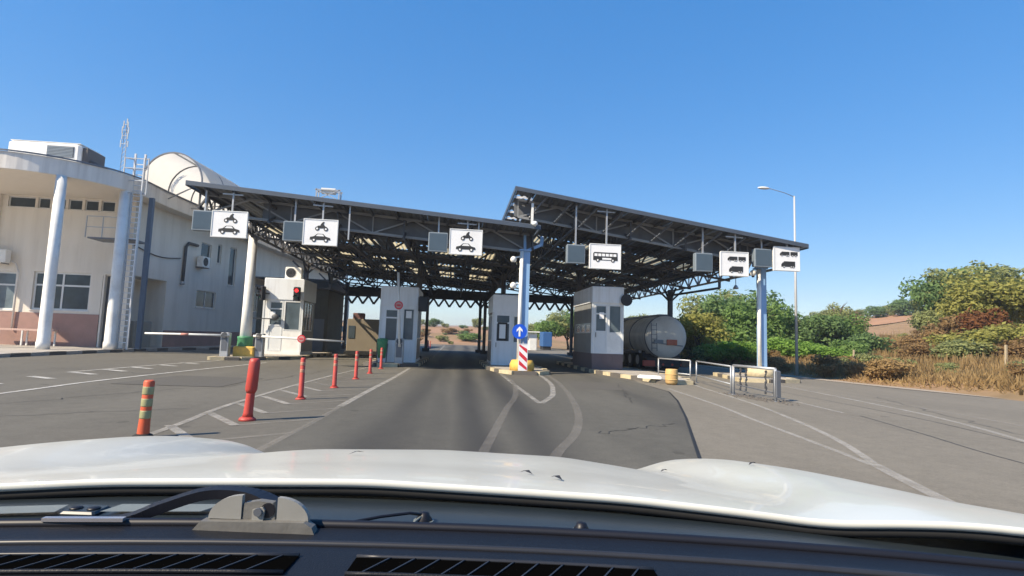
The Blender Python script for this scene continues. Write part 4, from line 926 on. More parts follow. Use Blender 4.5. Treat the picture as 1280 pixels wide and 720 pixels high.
for s, mt in ((-1, mat("tail_red", (.40, .06, .04), .4, var=.2, scale=10)), (1, mat("flap_brown", (.13, .09, .07), .8, var=.3))):
    m = MB(); m.bevbox((X + s * 1.05 - .33, 27.62, .22), (X + s * 1.05 + .33, 27.72, .52), .03); m.build("tail_light" if s < 0 else "mudguard", mt, tk)
for yy in (29.2, 30.5, 31.8, 37.0):
    for s in (-1, 1):
        m = MB(); m.cyl((X + s * 1.12, yy, .5), (X + s * .8, yy, .5), .5, n=20); wh = m.build("wheel", RUBBER, tk)
        MB().cyl((X + s * 1.135, yy, .5), (X + s * 1.10, yy, .5), .26, n=16).build("rim", STEELGREY, wh)
m = MB(); m.bevbox((X - 1.2, 38.7, .55), (X + 1.2, 40.9, 3.1), .12); m.build("cab", mat("cab_paint", (.30, .31, .32), .35, var=.1), tk)
for s in (-.14, .14): MB().bar((X - .72 + s, 27.74, Z - .75), (X - .72 + s, 27.86, Z + .72), .03).build("ladder_rail", STEELGREY, tk)
for k in range(6): MB().bar((X - .86, 27.75 + k * .02, Z - .6 + k * .24), (X - .58, 27.75 + k * .02, Z - .6 + k * .24), .025).build("ladder_rung", STEELGREY, tk)
for k in range(4): MB().cyl((X - .75 + k * .5, 27.72, .32), (X - .75 + k * .5, 27.76, .32), .06, n=12).build("rear_lamp", MATS["tail_red"], tk)
MB().tube([(X - 1.2, 28.6, .95), (X - 1.2, 32, .9), (X - 1.2, 36.5, .95)], .09, 10).build("hose_tube", STEELGREY, tk)
for yy in (28.6, 32.6): MB().box((X - 1.0, yy, .6), (X + 1.0, yy + .12, .85)).build("saddle", TRUCKDK, tk)
# far small vehicles / stalls seen through the lanes
bc = thing("blue_container", "blue container standing far off beyond the bus lane exit", "container", (13.1, 75, 0))
m = MB(); m.bevbox((12.3, 75, .5), (13.6, 78, 2.5), .06); m.build("body", BLUEC, bc); m = MB(); m.box((12.4, 75.1, .02), (13.5, 77.9, .5)); m.build("base", RUBBER, bc)
hk = thing("far_hut", "small white hut with a flat pale roof far off beside the blue container", "hut", (10.2, 70, 0))
m = MB(); m.bevbox((9.7, 70, .02), (10.7, 71.4, 2.2), .05); m.build("wall", WHITE, hk); m = MB(); m.box((8.7, 69.6, 2.3), (11.0, 71.8, 2.45)); m.build("roof", WHITE, hk); MB().bar((8.85, 69.8, 0), (8.85, 69.8, 2.3), .1).build("post", WHITE, hk)
wt = thing("far_gantry", "pale slim gantry tower far left beyond the office end", "tower", (-14.2, 72, 0))
m = MB()
for xx in (-14.5, -13.7): m.bar((xx, 72, 0), (xx, 72, 6.6), .16)
m.build("leg", WHITE, wt); m = MB(); m.bevbox((-14.7, 71.6, 1.6), (-13.5, 72.4, 2.3), .05); m.build("cabinet", WHITE, wt)
m = MB()
for k in range(6): m.bar((-14.5, 72, .6 + k), (-13.7, 72, 1.6 + k), .08)
m.build("brace", WHITE, wt)

# ================================================================== LAMP POST
lp = thing("street_lamp", "tall thin street lamp right of the canopies with one arm reaching left", "street lamp", (17.45, 26.3, ground_h(17.45, 26.3) - .03))
MB().cyl((17.45, 26.3, 0), (17.45, 26.3, 9.35), .075, .04, 12).build("pole", mat("lamp_grey", (.46, .47, .47), .5, .1, var=.06), lp)
MB().tube([(17.45, 26.3, 9.3), (16.9, 26.25, 9.47), (16.1, 26.2, 9.62), (15.95, 26.2, 9.64)], .018, 8).build("arm", GALV, lp)
m = MB(); m.ell((15.7, 26.2, 9.64), (.34, .12, .07)); m.build("lamp_head", WHITE, lp)

# ================================================================== OFFICE BUILDING
ob = thing("office_building", "two storey cream office building with curved roof overhang and white arched gallery roof", "building", (-23, 34, 0))
P0 = Vector((-18.9, 33.6)); SD = Vector((2.7, 34.4)).normalized(); SN = Vector((SD.y, -SD.x))
def side(s, d, z): q = P0 + SD * s + SN * d; return (q.x, q.y, z)
FH = [(-24.28, -21.2, 2.18, 4.38), (-27.3, -25.2, 2.1, 4.3), (-20.55, -19.75, .13, 4.3)] + [(a, b, 8.1, 8.72) for a, b in ((-26.1, -24.65), (-24.5, -23.85), (-23.7, -23.0), (-22.85, -22.1), (-21.95, -21.2), (-21.05, -20.3))]
m = MB(); wall_cells(m, -34, -19.05, .13, 9.0, 34, 34.3, FH); m.build("front_wall", OFFWHITE, ob)
m = MB(); wall_cells(m, -34, -19.06, .131, 1.18, 33.955, 33.999, [(-20.55, -19.75, 0, 2)]); m.build("plinth", PLINTH, ob)
m = MB(); m.box((-27.0, 33.8, 1.2), (-26.4, 33.998, 8.9)); m.build("pilaster", OFFWHITE, ob)
SH = [(.35, 3.6, .13, 4.37), (7.2, 9.85, 2.92, 4.14), (7.3, 8.7, 5.9, 7.6), (9.6, 10.2, 6.4, 7.85), (11.5, 12.6, 4.9, 7.95), (16, 18.2, 3.0, 4.8), (22, 24.2, 3.0, 4.8), (28, 30.2, 3.0, 4.8), (37, 39, 3.0, 4.8)]
m = MB(); wall_cells(m, 0, 42, .13, 9.0, -.3, 0, SH); m.map(lambda a, b, c: side(a, b, c)); m.build("side_wall", OFFWHITE, ob)
m = MB(); wall_cells(m, 3.7, 42, .131, 1.2, .001, .04, []); m.map(lambda a, b, c: side(a, b, c)); m.build("plinth", PLINTH, ob)
m = MB(); m.box((.2, -1.6, .13), (3.8, -1.5, 4.45)); m.box((.2, -1.5, 4.37), (3.8, -.305, 4.45)); m.box((3.6, -1.5, .13), (3.7, -.305, 4.37)); m.map(lambda a, b, c: side(a, b, c)); m.build("recess_wall", OFFWHITE, ob)
def win(h, fn, depth=.16, bars=1, transom=None, gm_=GLASS, fr=.07):
    x0, x1, z0, z1 = h; f = MB(); y0, y1 = depth - .03, depth + .05
    f.box((x0, y0, z0), (x0 + fr, y1, z1)); f.box((x1 - fr, y0, z0), (x1, y1, z1)); f.box((x0 + fr, y0, z0), (x1 - fr, y1, z0 + fr)); f.box((x0 + fr, y0, z1 - fr), (x1 - fr, y1, z1))
    cols = bars; xs = [x0 + (x1 - x0) * i / cols for i in range(cols + 1)]
    for xx in xs[1:-1]: f.box((xx - fr / 2, y0 + .002, z0 + fr), (xx + fr / 2, y1 - .002, z1 - fr))
    if transom: f.box((x0 + fr, y0 + .004, transom - fr / 2), (x1 - fr, y1 - .004, transom + fr / 2))
    f.map(fn); o = f.build("window", FRAMEW, ob)
    for i in range(cols):
        for (a, b) in (((z0 + fr / 2, transom), (transom, z1 - fr / 2)) if transom else ((z0 + fr / 2, z1 - fr / 2),)):
            p = MB(); p.box((xs[i] + .02, depth, a), (xs[i + 1] - .02, depth + .012, b)); p.map(fn); p.build("pane", gm_, o)
    s = MB(); s.box((x0 - .06, -.05, z0 - .06), (x1 + .06, depth - .04, z0 - .002)); s.map(fn); s.build("sill", FASCIA, o)
ff = lambda a, b, c: (a, 34 + b, c)
win(FH[0], ff, .15, 2, 3.62, GLASS, .1); win(FH[1], ff, .15, 2, 3.55, GLASSB, .1)
for h in FH[3:]: win(h, ff, .12, 1, None, GLASS, .05)
m = MB(); m.box((-20.5, 34.12, .15), (-19.8, 34.18, 4.25)); d = m.build("door", STEELDK, ob)
MB().bar((-20.42, 34.08, 1.1), (-20.42, 34.08, 1.5), .04).build("handle", GALV, d)
fs = lambda a, b, c: side(a, -b, c)
for h in SH[1:]: win(h, fs, .14, 2 if h[1] - h[0] > 1.8 else 1, None, GLASS, .06)
# roof slab with rounded nose
arc = [(-22.8 + 4.9 * cos(t), 33 + 4.9 * sin(t)) for t in [radians(180 + i * 180 / 36) for i in range(37)]]
arc = [(-31.2, 33)] + [(-28.0 + 3.2 * cos(t), 32.3 + 4.5 * sin(t)) for t in [radians(180 + i * 90 / 12) for i in range(12)]] + [(-27.6, 27.85), (-25, 27.95)] + [p for p in arc if p[0] > -24]
outl = arc + [side(s, .9, 0)[:2] for s in (1.5, 42)] + [(-34, 75.5), (-34, 36)]
m = MB(); m.prism(outl, 8.82, 9.66); m.build("roof_fascia", FASCIA, ob)
arc2 = [tuple((Vector(p) - Vector((-24, 36))) * .993 + Vector((-24, 36))) for p in arc]
m = MB(); m.prism(arc2 + [side(s, .86, 0)[:2] for s in (1.5, 41.9)] + [(-33.9, 75.4), (-33.9, 36.1)], 8.80, 8.819); m.build("soffit", SOFFIT, ob)
m = MB(); n = len(outl); cxy = Vector((-23, 40))
ring = [((Vector(p) - cxy) * 1.006 + cxy) for p in arc] + [Vector(side(s, .95, 0)[:2]) for s in (1.5, 42)]
m.add([(q.x, q.y, z) for q in ring for z in (9.661, 9.75)], [(2 * i, 2 * i + 2, 2 * i + 3, 2 * i + 1) for i in range(len(ring) - 1)])
inn = [(q - cxy) * .98 + cxy for q in ring]; m.add([(q.x, q.y, 9.75) for q in ring] + [(q.x, q.y, 9.75) for q in inn], [(i, i + 1, len(ring) + i + 1, len(ring) + i) for i in range(len(ring) - 1)])
m.build("roof_edge_flashing", STEELGREY, ob)
for (cx, cy) in ((-20.04, 29.14), (-18.37, 31.54), (-25.0, 28.9), (-29.6, 29.3)):
    k_ = .98 if cx > -19 else .9
    m = MB(); m.lathe((cx, cy, .13), [(.32 * k_, 0), (.32 * k_, .35), (.29 * k_, .40), (.27 * k_, 4), (.26 * k_, 8.69)], 28); m.build("column", WHITE, ob)
# made-up sheet roof between office and canopy, added to darken the side wall
for k in range(5):
    a_, b_ = 15.5 + k * 4, 15.5 + (k + 1) * 4 - .02
    m = MB(); q = [side(a_, .05, 0)[:2], side(b_, .05, 0)[:2], (-10.45, 33.6 + b_), (-10.45, 33.6 + a_)]; m.prism(q, 6.0, 6.06); m.build("added_shade_roof", DECK, ob)
# arched gallery roof of pale translucent sheets with ribs
def vpt(s, t, r=1.72): # t 0..pi from wall side to lane side
    q = P0 + SD * s + SN * (2.55 - r * cos(t)); return (q.x, q.y, 9.70 + r * sin(t) * 1.02)
ns = 15; NA = 18
vg = ob
for k in range(ns):
    s0, s1 = -1.0 + k * 2.5, -1.0 + (k + 1) * 2.5 - .02
    m = MB(); m.add([vpt(s, pi * i / NA) for s in (s0, s1) for i in range(NA + 1)], [(i, i + 1, NA + 2 + i, NA + 1 + i) for i in range(NA)], True); m.build("vault_sheet", VAULT, vg)
for k in range(ns + 1):
    m = MB(); pts = [vpt(-1.0 + k * 2.5, pi * i / NA, 1.70) for i in range(NA + 1)]
    for a, b in zip(pts, pts[1:]): m.bar(a, b, .07)
    m.build("vault_rib", STEELGREY, vg)
for t in (0, pi * .5, pi):
    m = MB(); m.bar(vpt(-1.0, t, 1.68), vpt(36.5, t, 1.68), .07); m.build("vault_beam", GALV, vg)
for k in range(0, ns + 1, 2):
    a = vpt(-1.0 + k * 2.5, pi, 1.7); m = MB(); m.bar(a, (*side(-1 + k * 2.5 if k else 1.5, .9, 0)[:2], 9.3), .06); m.bar(a, (a[0], a[1], 8.9), .05); m.build("vault_brace", GALV, vg)
# grey cabinet, pipe, cable on the shaded side wall
m = MB(); m.bevbox((.75, -1.2, .14), (2.35, .1, 1.72), .04); m.map(lambda a, b, c: side(a, b, c)); solo(m, "meter_cabinet", mat("cabinet_warm", (.27, .26, .23), .6, var=.12), "grey metal cabinet standing in the wall recess of the office behind the ladder", "cabinet", side(1.5, -.5, .14))
m = MB(); m.tube([side(5.15, .12, 4.5), side(5.2, .12, 6.9), side(5.5, .12, 7.2), side(6.6, .12, 7.22), side(6.6, -.02, 7.22)], .10, 10); m.build("drain_pipe", STEELDK, ob)
m = MB(); m.cyl(side(5.15, .12, 4.3), side(5.15, .12, 4.52), .14, n=12); m.build("pipe_end", GALV, ob)
m = MB(); m.tube([side(.1 + 4.7 * i / 12, .05, 6.15 - .28 * sin(pi * i / 12) - .1 * i / 12) for i in range(13)], .035, 6); m.build("wall_cable", STEELDK, ob)
ac_unit("air conditioner outdoor unit on the shaded side wall of the office", side(7.1, .35, 5.75), .95, .75, .45, (SN.x, SN.y))
ac_unit("air conditioner outdoor unit on the sunlit office front, left of the round column", (-26.0, 33.55, 4.75), 1.2, .75, .4)
m = MB(); m.tube([(-25.4, 33.75, 4.9), (-25.15, 33.8, 4.75), (-25.0, 33.85, 4.2), (-25.05, 33.88, 1.0)], .05, 8); m.build("drain_pipe", FASCIA, ob)
bn = thing("bench", "long reddish bench on white legs against the office wall behind the round column", "bench", (-23.9, 33.3, .13))
for q in range(3): MB().box((-25.6, 33.08 + q * .17, .96), (-22.3, 33.08 + q * .17 + .155, 1.06)).build("slat", mat("bench_pink", (.58, .40, .34), .7, var=.12), bn)
for xx in (-25.4, -23.9, -22.45):
    m = MB(); m.bar((xx, 33.12, .13), (xx, 33.12, .96), .07); m.bar((xx, 33.5, .13), (xx, 33.5, .96), .07); m.build("leg", WHITE, bn)
# ladder with platform beside the second column
ld = thing("roof_ladder", "tall pale metal ladder with safety rails and small platform up the corner of the office", "ladder", (-17.55, 31.75, .13))
LX, LY = -17.85, 31.7
LADM = mat('ladder_pale', (.58, .59, .60), .45, .3, var=.1)
for xx in (LX - .26, LX + .26): MB().bar((xx, LY, .13), (xx, LY, 11.0), .09).build("rail", LADM, ld)
MB().bar((LX + .42, LY - .35, 2.4), (LX + .42, LY - .35, 10.7), .06).build('guard', LADM, ld)
for k in range(34): MB().bar((LX - .26, LY, .5 + k * .3), (LX + .26, LY, .5 + k * .3), .05).build("rung", LADM, ld)
for xx in (LX - .62, LX + .62): MB().bar((xx, LY - .3, 8.6), (xx, LY - .3, 10.7), .05).build("guard", GALV, ld)
for z in (8.7, 9.4, 10.1, 10.65):
    m = MB(); m.bar((LX - .62, LY - .3, z), (LX - .22, LY, z), .04); m.bar((LX + .62, LY - .3, z), (LX + .22, LY, z), .04); m.bar((LX - .62, LY - .3, z), (LX + .62, LY - .3, z), .04); m.build("hoop", GALV, ld)
m = MB(); m.box((-20.3, 31.9, 6.15), (-17.9, 33.3, 6.23)); m.build("platform", STEELGREY, ld)
m = MB()
for xx in (-20.45, -19.6, -18.75): m.bar((xx, 31.95, 6.2), (xx, 31.95, 7.4), .04)
for z in (6.8, 7.4): m.bar((-20.45, 31.95, z), (-18.6, 31.95, z), .04)
m.build("railing", GALV, ld)
m = MB(); m.box((-17.66, 32.55, .13), (-17.42, 32.75, 8.75)); m.build("dark_corner_strip", mat("strip_dark_blue", (.09, .13, .19), .5, var=.15), ob)  # dark blue upright strip at the office corner
# roof top unit and antenna mast
ru = thing("rooftop_unit", "large white ventilation unit with a grey grille on the office roof", "ventilation unit", (-22.4, 31.8, 9.67))
m = MB(); m.bevbox((-24.2, 31.0, 9.68), (-20.55, 32.9, 11.15), .12); m.build("case", WHITE, ru)
m = MB(); m.box((-22.2, 30.975, 10.35), (-20.85, 30.998, 10.95)); g = m.build("grille", STEELGREY, ru)
for k in range(7): MB().box((-22.18, 30.955, 10.38 + k * .08), (-20.87, 30.974, 10.43 + k * .08)).build("slat", PANELGREY, g)
m = MB(); m.box((-20.54, 31.2, 9.8), (-20.3, 32.7, 11.0)); m.build("fan_housing", STEELDK, ru)
m = MB(); m.box((-24.1, 31.06, 11.15), (-20.6, 32.84, 11.18)); m.build("cover", WHITE, ru)
m = MB(); m.tube([(-20.3, 31.5, 10.3), (-19.6, 31.9, 9.95), (-18.9, 32.2, 9.8)], .12, 8); solo(m, "roof_duct", STEELDK, "dark duct running along the roof edge from the white ventilation unit", "duct", (-19.6, 31.9, 9.7))
am = thing("antenna_mast", "thin lattice antenna mast on the office roof beside the ladder", "antenna", (-20.2, 34.2, 9.66))
m = MB()
for (dx, dy) in ((-.12, -.07), (.12, -.07), (0, .14)): m.bar((-20.2 + dx, 34.2 + dy, 9.66), (-20.2 + dx * .6, 34.2 + dy * .6, 13.1), .035)
for k in range(12):
    z = 9.7 + k * .28; m.bar((-20.32, 34.13, z), (-20.08, 34.13, z + .28), .02)
m.build("mast", GALV, am)
m = MB(); m.bar((-20.2, 34.2, 13.0), (-20.2, 34.2, 13.9), .05); m.build("rod", GALV, am)
for (z, l) in ((13.5, .12), (13.15, .18), (12.8, .15), (12.3, .2)):
    m = MB(); m.bar((-20.2 - l, 34.1, z), (-20.2 + l, 34.1, z), .03); m.bar((-20.2 - l, 34.1, z - .22), (-20.2 - l, 34.1, z + .22), .05); m.bar((-20.2 + l, 34.1, z - .18), (-20.2 + l, 34.1, z + .18), .05); m.build("aerial", GALV, am)

# ================================================================== THE CAR (hood, cowl, dashboard)
car = thing("car", "white car in the foreground seen over its dark dashboard, cowl and pale hood", "car", (0, 0, 0))
UC = -.16
WS = np.array([0, .3, .44, .52, .62, .68, .80, .90, .95, .985, 1.0]); GF = np.array([0, -.008, -.026, -.040, -.006, .002, -.011, -.034, -.06, -.12, -.3]); GR = np.array([0, -.008, -.018, -.025, -.020, -.019, -.026, -.038, -.047, -.13, -.3])
def sm_interp(w_, G):
    tot = 0; k = 0
    for d in np.linspace(-.03, .03, 9): tot += np.interp(min(1.0, abs(w_) + d if abs(w_) + d > 0 else -(abs(w_) + d)), WS, G); k += 1
    return tot / k
def hood_z(w_, v):
    b = 1.22 - .0716 * (v - .645) - .0867 * (v - .645) ** 2
    t = smooth(.65, 1.45, v); g_ = sm_interp(w_, GF) * t + sm_interp(w_, GR) * (1 - t)
    if v > 1.62: b -= 2.2 * (v - 1.62) ** 2
    if w_ < 0: b += .012 * smooth(.40, .62, -w_) * t
    return b + g_ + .013 * (1 - smooth(.648, .95, v))
def vrear(w_): return .648 - .035 * (min(abs(w_), .75) / .7) ** 2 + .16 * smooth(.72, .95, abs(w_))
wg = np.linspace(-1.0, 1.0, 161); vg_ = np.linspace(0, 1, 46)
hm = MB(); vs = []
for q, (dv, dz) in enumerate(((.003, -.010), (-.001, -.008), (-.0025, -.004), (-.0012, -.001))):
    for w_ in wg: vs.append((w_ + UC, vrear(w_) + dv, hood_z(w_, vrear(w_)) + dz))
vg_ = np.concatenate([[0, .002, .006, .012], vg_[1:]])
for t in vg_:
    for w_ in wg:
        v = vrear(w_) + (1.98 - vrear(w_)) * t; vs.append((w_ + UC, v, hood_z(w_, v)))
R_N = len(vg_) + 4; n = len(wg)
hm.add(vs, [(j * n + i, j * n + i + 1, (j + 1) * n + i + 1, (j + 1) * n + i) for j in range(R_N - 1) for i in range(n - 1)], True)
hood = hm.build("hood", HOODW, car)
fm = MB(); vs = []
for s in (-1, 1):
    m = MB(); m.box((UC + s * 1.0 - .03, .45, .45), (UC + s * 1.0 + .02, 1.9, .90)); m.build("fender", HOODW, car)
m = MB(); m.box((UC - .98, 1.9, .35), (UC + .98, 2.02, .72)); m.build("bumper", DARK, car)
m = MB(); m.tube([(w_ + UC, vrear(w_) + .010, hood_z(w_, vrear(w_)) - .013) for w_ in wg[8:-8:2]], .0085, 8); m.build("hood_gap_shade", RUBBER, hood)  # black strip added to paint the dark gap under the hood edge
# leaf litter on the hood
for (u, v, l, a) in ((-.29, 1.02, .03, .4), (.02, .80, .028, -.9), (.06, .75, .03, -1.1), (.50, 1.15, .02, .3), (.36, 1.3, .018, .2)):
    z = hood_z(u - UC, v) + .002
    m = MB(); m.add([(u, v, z), (u + l * cos(a) * .5 + .004, v + l * sin(a) * .5, z + .006), (u + l * cos(a), v + l * sin(a), z + .003), (u + l * cos(a) * .5 - .004, v + l * sin(a) * .5 + .004, z + .004)], [(0, 1, 2, 3)])
    o = m.build("leaf_scrap", DARK); o.rotation_euler = (0, 0, radians(-5.9)); tag(o, "small dry leaf scraps and twigs lying on the white hood", "leaf", "leaf scraps on the hood")
# cowl panel
m = MB(); us = np.linspace(-1.3, 1.15, 50); rows = []
for (v0, z0) in ((.70, 1.18), (.668, 1.208), (.635, 1.210), (.622, 1.212), (.60, 1.212), (.57, 1.211), (.53, 1.209), (.48, 1.19)):
    for u in us: rows.append((u, v0 - .03 * ((u - UC) / .7) ** 2 + (.24 * smooth(.55, .95, abs(u - UC)) if v0 > .65 else 0), z0 - .04 * ((u - UC) / .8) ** 2))
n = len(us); m.add(rows, [(j * n + i, j * n + i + 1, (j + 1) * n + i + 1, (j + 1) * n + i) for j in range(7) for i in range(n - 1)], True); m.build("cowl", COWL, car)
def cowlp(u, v, dz=0): return (u, v - .03 * ((u - UC) / .7) ** 2, 1.212 - .04 * ((u - UC) / .8) ** 2 + dz)
m = MB(); m.add([cowlp(-.62, .575, .004), cowlp(-.455, .575, .004), cowlp(-.46, .60, .004), cowlp(-.62, .60, .004)], [(0, 1, 2, 3)]); m.build("cowl_strip", COWLGREY, car)
m = MB(); m.add([cowlp(-.41, .575, .004), cowlp(-.31, .575, .004), cowlp(-.30, .60, .004), cowlp(-.405, .60, .004)], [(0, 1, 2, 3)]); m.build("cowl_strip", COWLGREY, car)
br = MB(); p = cowlp(-.432, .585, .006); br.bevbox((p[0] - .018, p[1] - .012, p[2] - .006), (p[0] + .018, p[1] + .014, p[2] - .002), .002); brk = br.build("cowl_bracket", COWL, car)
for dx in (-.009, .009): MB().lathe((p[0] + dx, p[1], p[2] - .002), [(.006, 0), (.006, .001), (.004, .002), (.001, .0022)], 12).build("screw", DASHDK, brk)
for (u, v) in ((-.082, .575), (.078, .572)):
    p = cowlp(u, v, .0)
    MB().lathe(p, [(.0085, 0), (.0085, .002), (.006, .006), (.005, .009), (.001, .010)], 16).build("washer_nozzle", DASHDK, car)
    MB().lathe(p, [(.0105, 0), (.0105, .0015), (.0088, .0016), (.0086, .0002)], 16).build("nozzle_ring", COWLGREY, car)
m = MB(); m.tube([(-.175, .51, 1.222), (-.15, .53, 1.222), (-.12, .55, 1.223), (-.095, .565, 1.2225), (-.082, .572, 1.219)], .0016, 6); m.build("washer_hose", DASHDK, car)
m = MB(); m.tube([(-.082, .572, 1.219), (-.09, .565, 1.214), (-.088, .555, 1.212), (-.08, .55, 1.211)], .0016, 6); m.build("washer_hose", COWLGREY, car)
# wiper arm and pivot
m = MB(); pts = [(-.40, .50, 1.2235), (-.345, .505, 1.2255), (-.315, .515, 1.236), (-.285, .525, 1.2455), (-.262, .53, 1.247), (-.235, .53, 1.244), (-.205, .52, 1.236)]
SP = []
Q = [Vector(p) for p in pts]; Q = [Q[0] * 2 - Q[1]] + Q + [Q[-1] * 2 - Q[-2]]
for i in range(1, len(Q) - 2):
    a, b, c, d = Q[i - 1:i + 3]
    for k in range(5):
        t = k / 5; SP.append(.5 * (2 * b + (c - a) * t + (2 * a - 5 * b + 4 * c - d) * t * t + (3 * b - a - 3 * c + d) * t ** 3))
SP.append(Q[-2]); 
for a, b in zip(SP, SP[1:]): m.bar(a, b, .016, .0085)
m.build("wiper_arm", DASHDK, car)
m = MB(); m.bar((-.39, .478, 1.2350), (-.325, .483, 1.2353), .005, .003); m.build("wiper_blade_trim", mat("chrome_strip", (.6, .58, .6), .2, .8), car)
m = MB(); m.plate([(-.062, 0), (-.052, .012), (.048, .0135), (.056, .009), (.060, 0)], .480, .490, -.213, 1.2262, .88); pv_ = m.build("wiper_pivot", ALU, car)
m = MB(); m.plate([(-.016, 0)] + [(-.016 - .032 * sin(t * pi / 18), .0225 * cos(t * pi / 18)) for t in range(10)], .486, .491, -.213, 1.2375, .88); m.build("cheek", ALULT, pv_)
m = MB(); m.plate([(.019, 0)] + [(.019 + .031 * sin(t * pi / 18), .0215 * cos(t * pi / 18)) for t in range(10)], .486, .491, -.213, 1.2375, .88); m.build("cheek", ALULT, pv_)
m = MB(); m.plate([(-.015, 0), (-.014, .015), (.0, .0175), (.014, .016), (.017, 0)], .487, .494, -.213, 1.2375, .88); hb = m.build("hub", ALU, pv_); m = MB(); m.cyl((-.2045, .4862, 1.2455), (-.2045, .488, 1.2455), .0062, n=16); m.build("hub_hole", DASHDK, pv_)
m = MB(); m.plate([(-.005, 0), (-.005, .010), (.005, .0125), (.007, .010), (.006, 0)], .484, .4865, -.2125, 1.2375, .88); m.build("clip", ALULT, pv_)
m = MB(); m.cyl((-.2115, .482, 1.2448), (-.2115, .4845, 1.2448), .0035, n=12); m.build("bolt", STEELGREY, pv_)
# dashboard
us = np.linspace(-1.0, .9, 60)
def vr(u): return .5 - .2 * (u - UC - .1) ** 2
m = MB(); rows = []
prof = [(.012, -.05), (.008, -.010), (.003, -.003), (-.006, -.0015), (-.02, -.003), (-.045, -.001), (-.050, .0005), (-.055, .0025), (-.062, .0035), (-.075, .0035), (-.10, .003), (-.16, .002), (-.24, -.01), (-.26, -.2)]
for (dv, dz) in prof:
    for u in us: rows.append((u, vr(u) + dv, 1.2315 + dz - .02 * max(0, abs(u + .05) - .35) ** 2))
n = len(us); m.add(rows, [(j * n + i, j * n + i + 1, (j + 1) * n + i + 1, (j + 1) * n + i) for j in range(len(prof) - 1) for i in range(n - 1)], True); dsh = m.build("dashboard", DASH, car)
def dline(dv, dz, r, name, mt):
    m = MB(); m.tube([(u, vr(u) + dv, 1.2315 + dz - .02 * max(0, abs(u + .05) - .35) ** 2) for u in us[::2]], r, 8); m.build(name, mt, dsh)
dline(.002, -.001, .0045, "edge_gasket", DASHDK); dline(-.055, .0035, .0028, "rib", DASHHI)
def vent(u0, u1, ns_):
    f = MB()
    def dp(u, dv, dz): return (u, vr(u) + dv, 1.2348 + dz)
    k = 12; U = [u0 + (u1 - u0) * i / k for i in range(k + 1)]
    f.add([dp(u, dv, .0012) for dv in (-.082, -.108) for u in U], [(i + k + 1, i + k + 2, i + 1, i) for i in range(k)])
    g = f.build("vent_slot", mat("vent_depth_shade", (.002, .002, .002), .95, spec=0.0), dsh)  # flat black face paints the darkness inside the vent, no real opening
    for i in range(1, ns_):
        u = u0 + (u1 - u0) * i / ns_
        m = MB(); m.bar(dp(u + .007, -.082, .0015), dp(u - .007, -.108, .0015), .0011, .0012); m.build("slat", DASHHI, g)
    m = MB(); m.tube([dp(u, -.0805, .0014) for u in U], .0016, 6); m.build("vent_rim", DASHHI, g)
    m = MB(); m.tube([dp(u, -.1095, .0012) for u in U], .0016, 6); m.build("vent_rim", DASH, g)
vent(-.56, -.150, 22); vent(-.108, .11, 12)
car.rotation_euler = (0, 0, radians(-5.9))

# ================================================================== VEGETATION
def leaf_crown(seed, R, H, z0, n, leaf, nblob=12, flat=1.0):
    # many small leaf faces spread over irregular clumps inside an ellipsoid (radius R, from z0 to z0+H)
    rg = np.random.default_rng(seed)
    d = rg.normal(size=(nblob, 3)); d /= np.linalg.norm(d, axis=1)[:, None]; rad = rg.uniform(.35, .85, (nblob, 1))
    cen = d * rad * np.array([R, R, H / 2]) ; br = rg.uniform(.25, .48, nblob) * R
    cen = np.vstack([cen, [[0, 0, 0]]]); br = np.append(br, R * .5)
    wts = br ** 2; wts /= wts.sum(); bi = rg.choice(len(br), n, p=wts)
    q = rg.normal(size=(n, 3)); q /= np.linalg.norm(q, axis=1)[:, None]
    rr = rg.uniform(.55, 1.08, n) ** .6
    sub = 1 + .22 * np.sin(q[:, 0] * 7 + bi) * np.sin(q[:, 1] * 6 + 2 * bi) + .15 * np.sin(q[:, 2] * 9 + bi)
    c = cen[bi] + q * (br[bi] * rr * sub)[:, None] * np.array([1, 1, .8 * flat])
    c[:, 2] += z0 + H / 2
    nrm = q + rg.normal(size=(n, 3)) * .7; nrm[:, 2] += .6; nrm /= np.linalg.norm(nrm, axis=1)[:, None]
    t = np.cross(nrm, rg.normal(size=(n, 3))); t /= np.linalg.norm(t, axis=1)[:, None]; b = np.cross(nrm, t)
    s = leaf * rg.uniform(.6, 1.3, n)[:, None]
    V = np.stack([c - t * s, c + b * s * .55, c + t * s, c - b * s * .55], 1).reshape(-1, 3)
    return V
def quads_mesh(name, V, m):
    me = bpy.data.meshes.new(name); n = len(V) // 4
    me.vertices.add(len(V)); me.vertices.foreach_set("co", V.ravel().astype(np.float32))
    me.loops.add(4 * n); me.loops.foreach_set("vertex_index", np.arange(4 * n, dtype=np.int32))
    me.polygons.add(n); me.polygons.foreach_set("loop_start", np.arange(0, 4 * n, 4, dtype=np.int32))
    me.update(calc_edges=True); me.validate(); me.materials.append(m); return me
def trunk_mb(seed, H, R, zc):
    rg = random.Random(seed); m = MB(); r = .03 * H
    p = Vector((0, 0, -.2)); pts = [p]
    for k in range(4): p = p + Vector((rg.uniform(-.12, .12), rg.uniform(-.12, .12), (zc + .2) / 4)); pts.append(p)
    for k in range(4): m.cyl(pts[k], pts[k + 1], r * (1 - k * .14), r * (1 - (k + 1) * .14), 8)
    for k in range(7):
        a = rg.uniform(0, 6.28); b0 = pts[rg.choice((2, 3, 4))]; e = b0 + Vector((cos(a) * R * .6, sin(a) * R * .6, H * rg.uniform(.2, .45))); mid = b0.lerp(e, .5) + Vector((0, 0, .1 * H))
        m.cyl(b0, mid, r * .42, r * .26, 6); m.cyl(mid, e, r * .26, r * .08, 6)
    return m
ARCH = {}
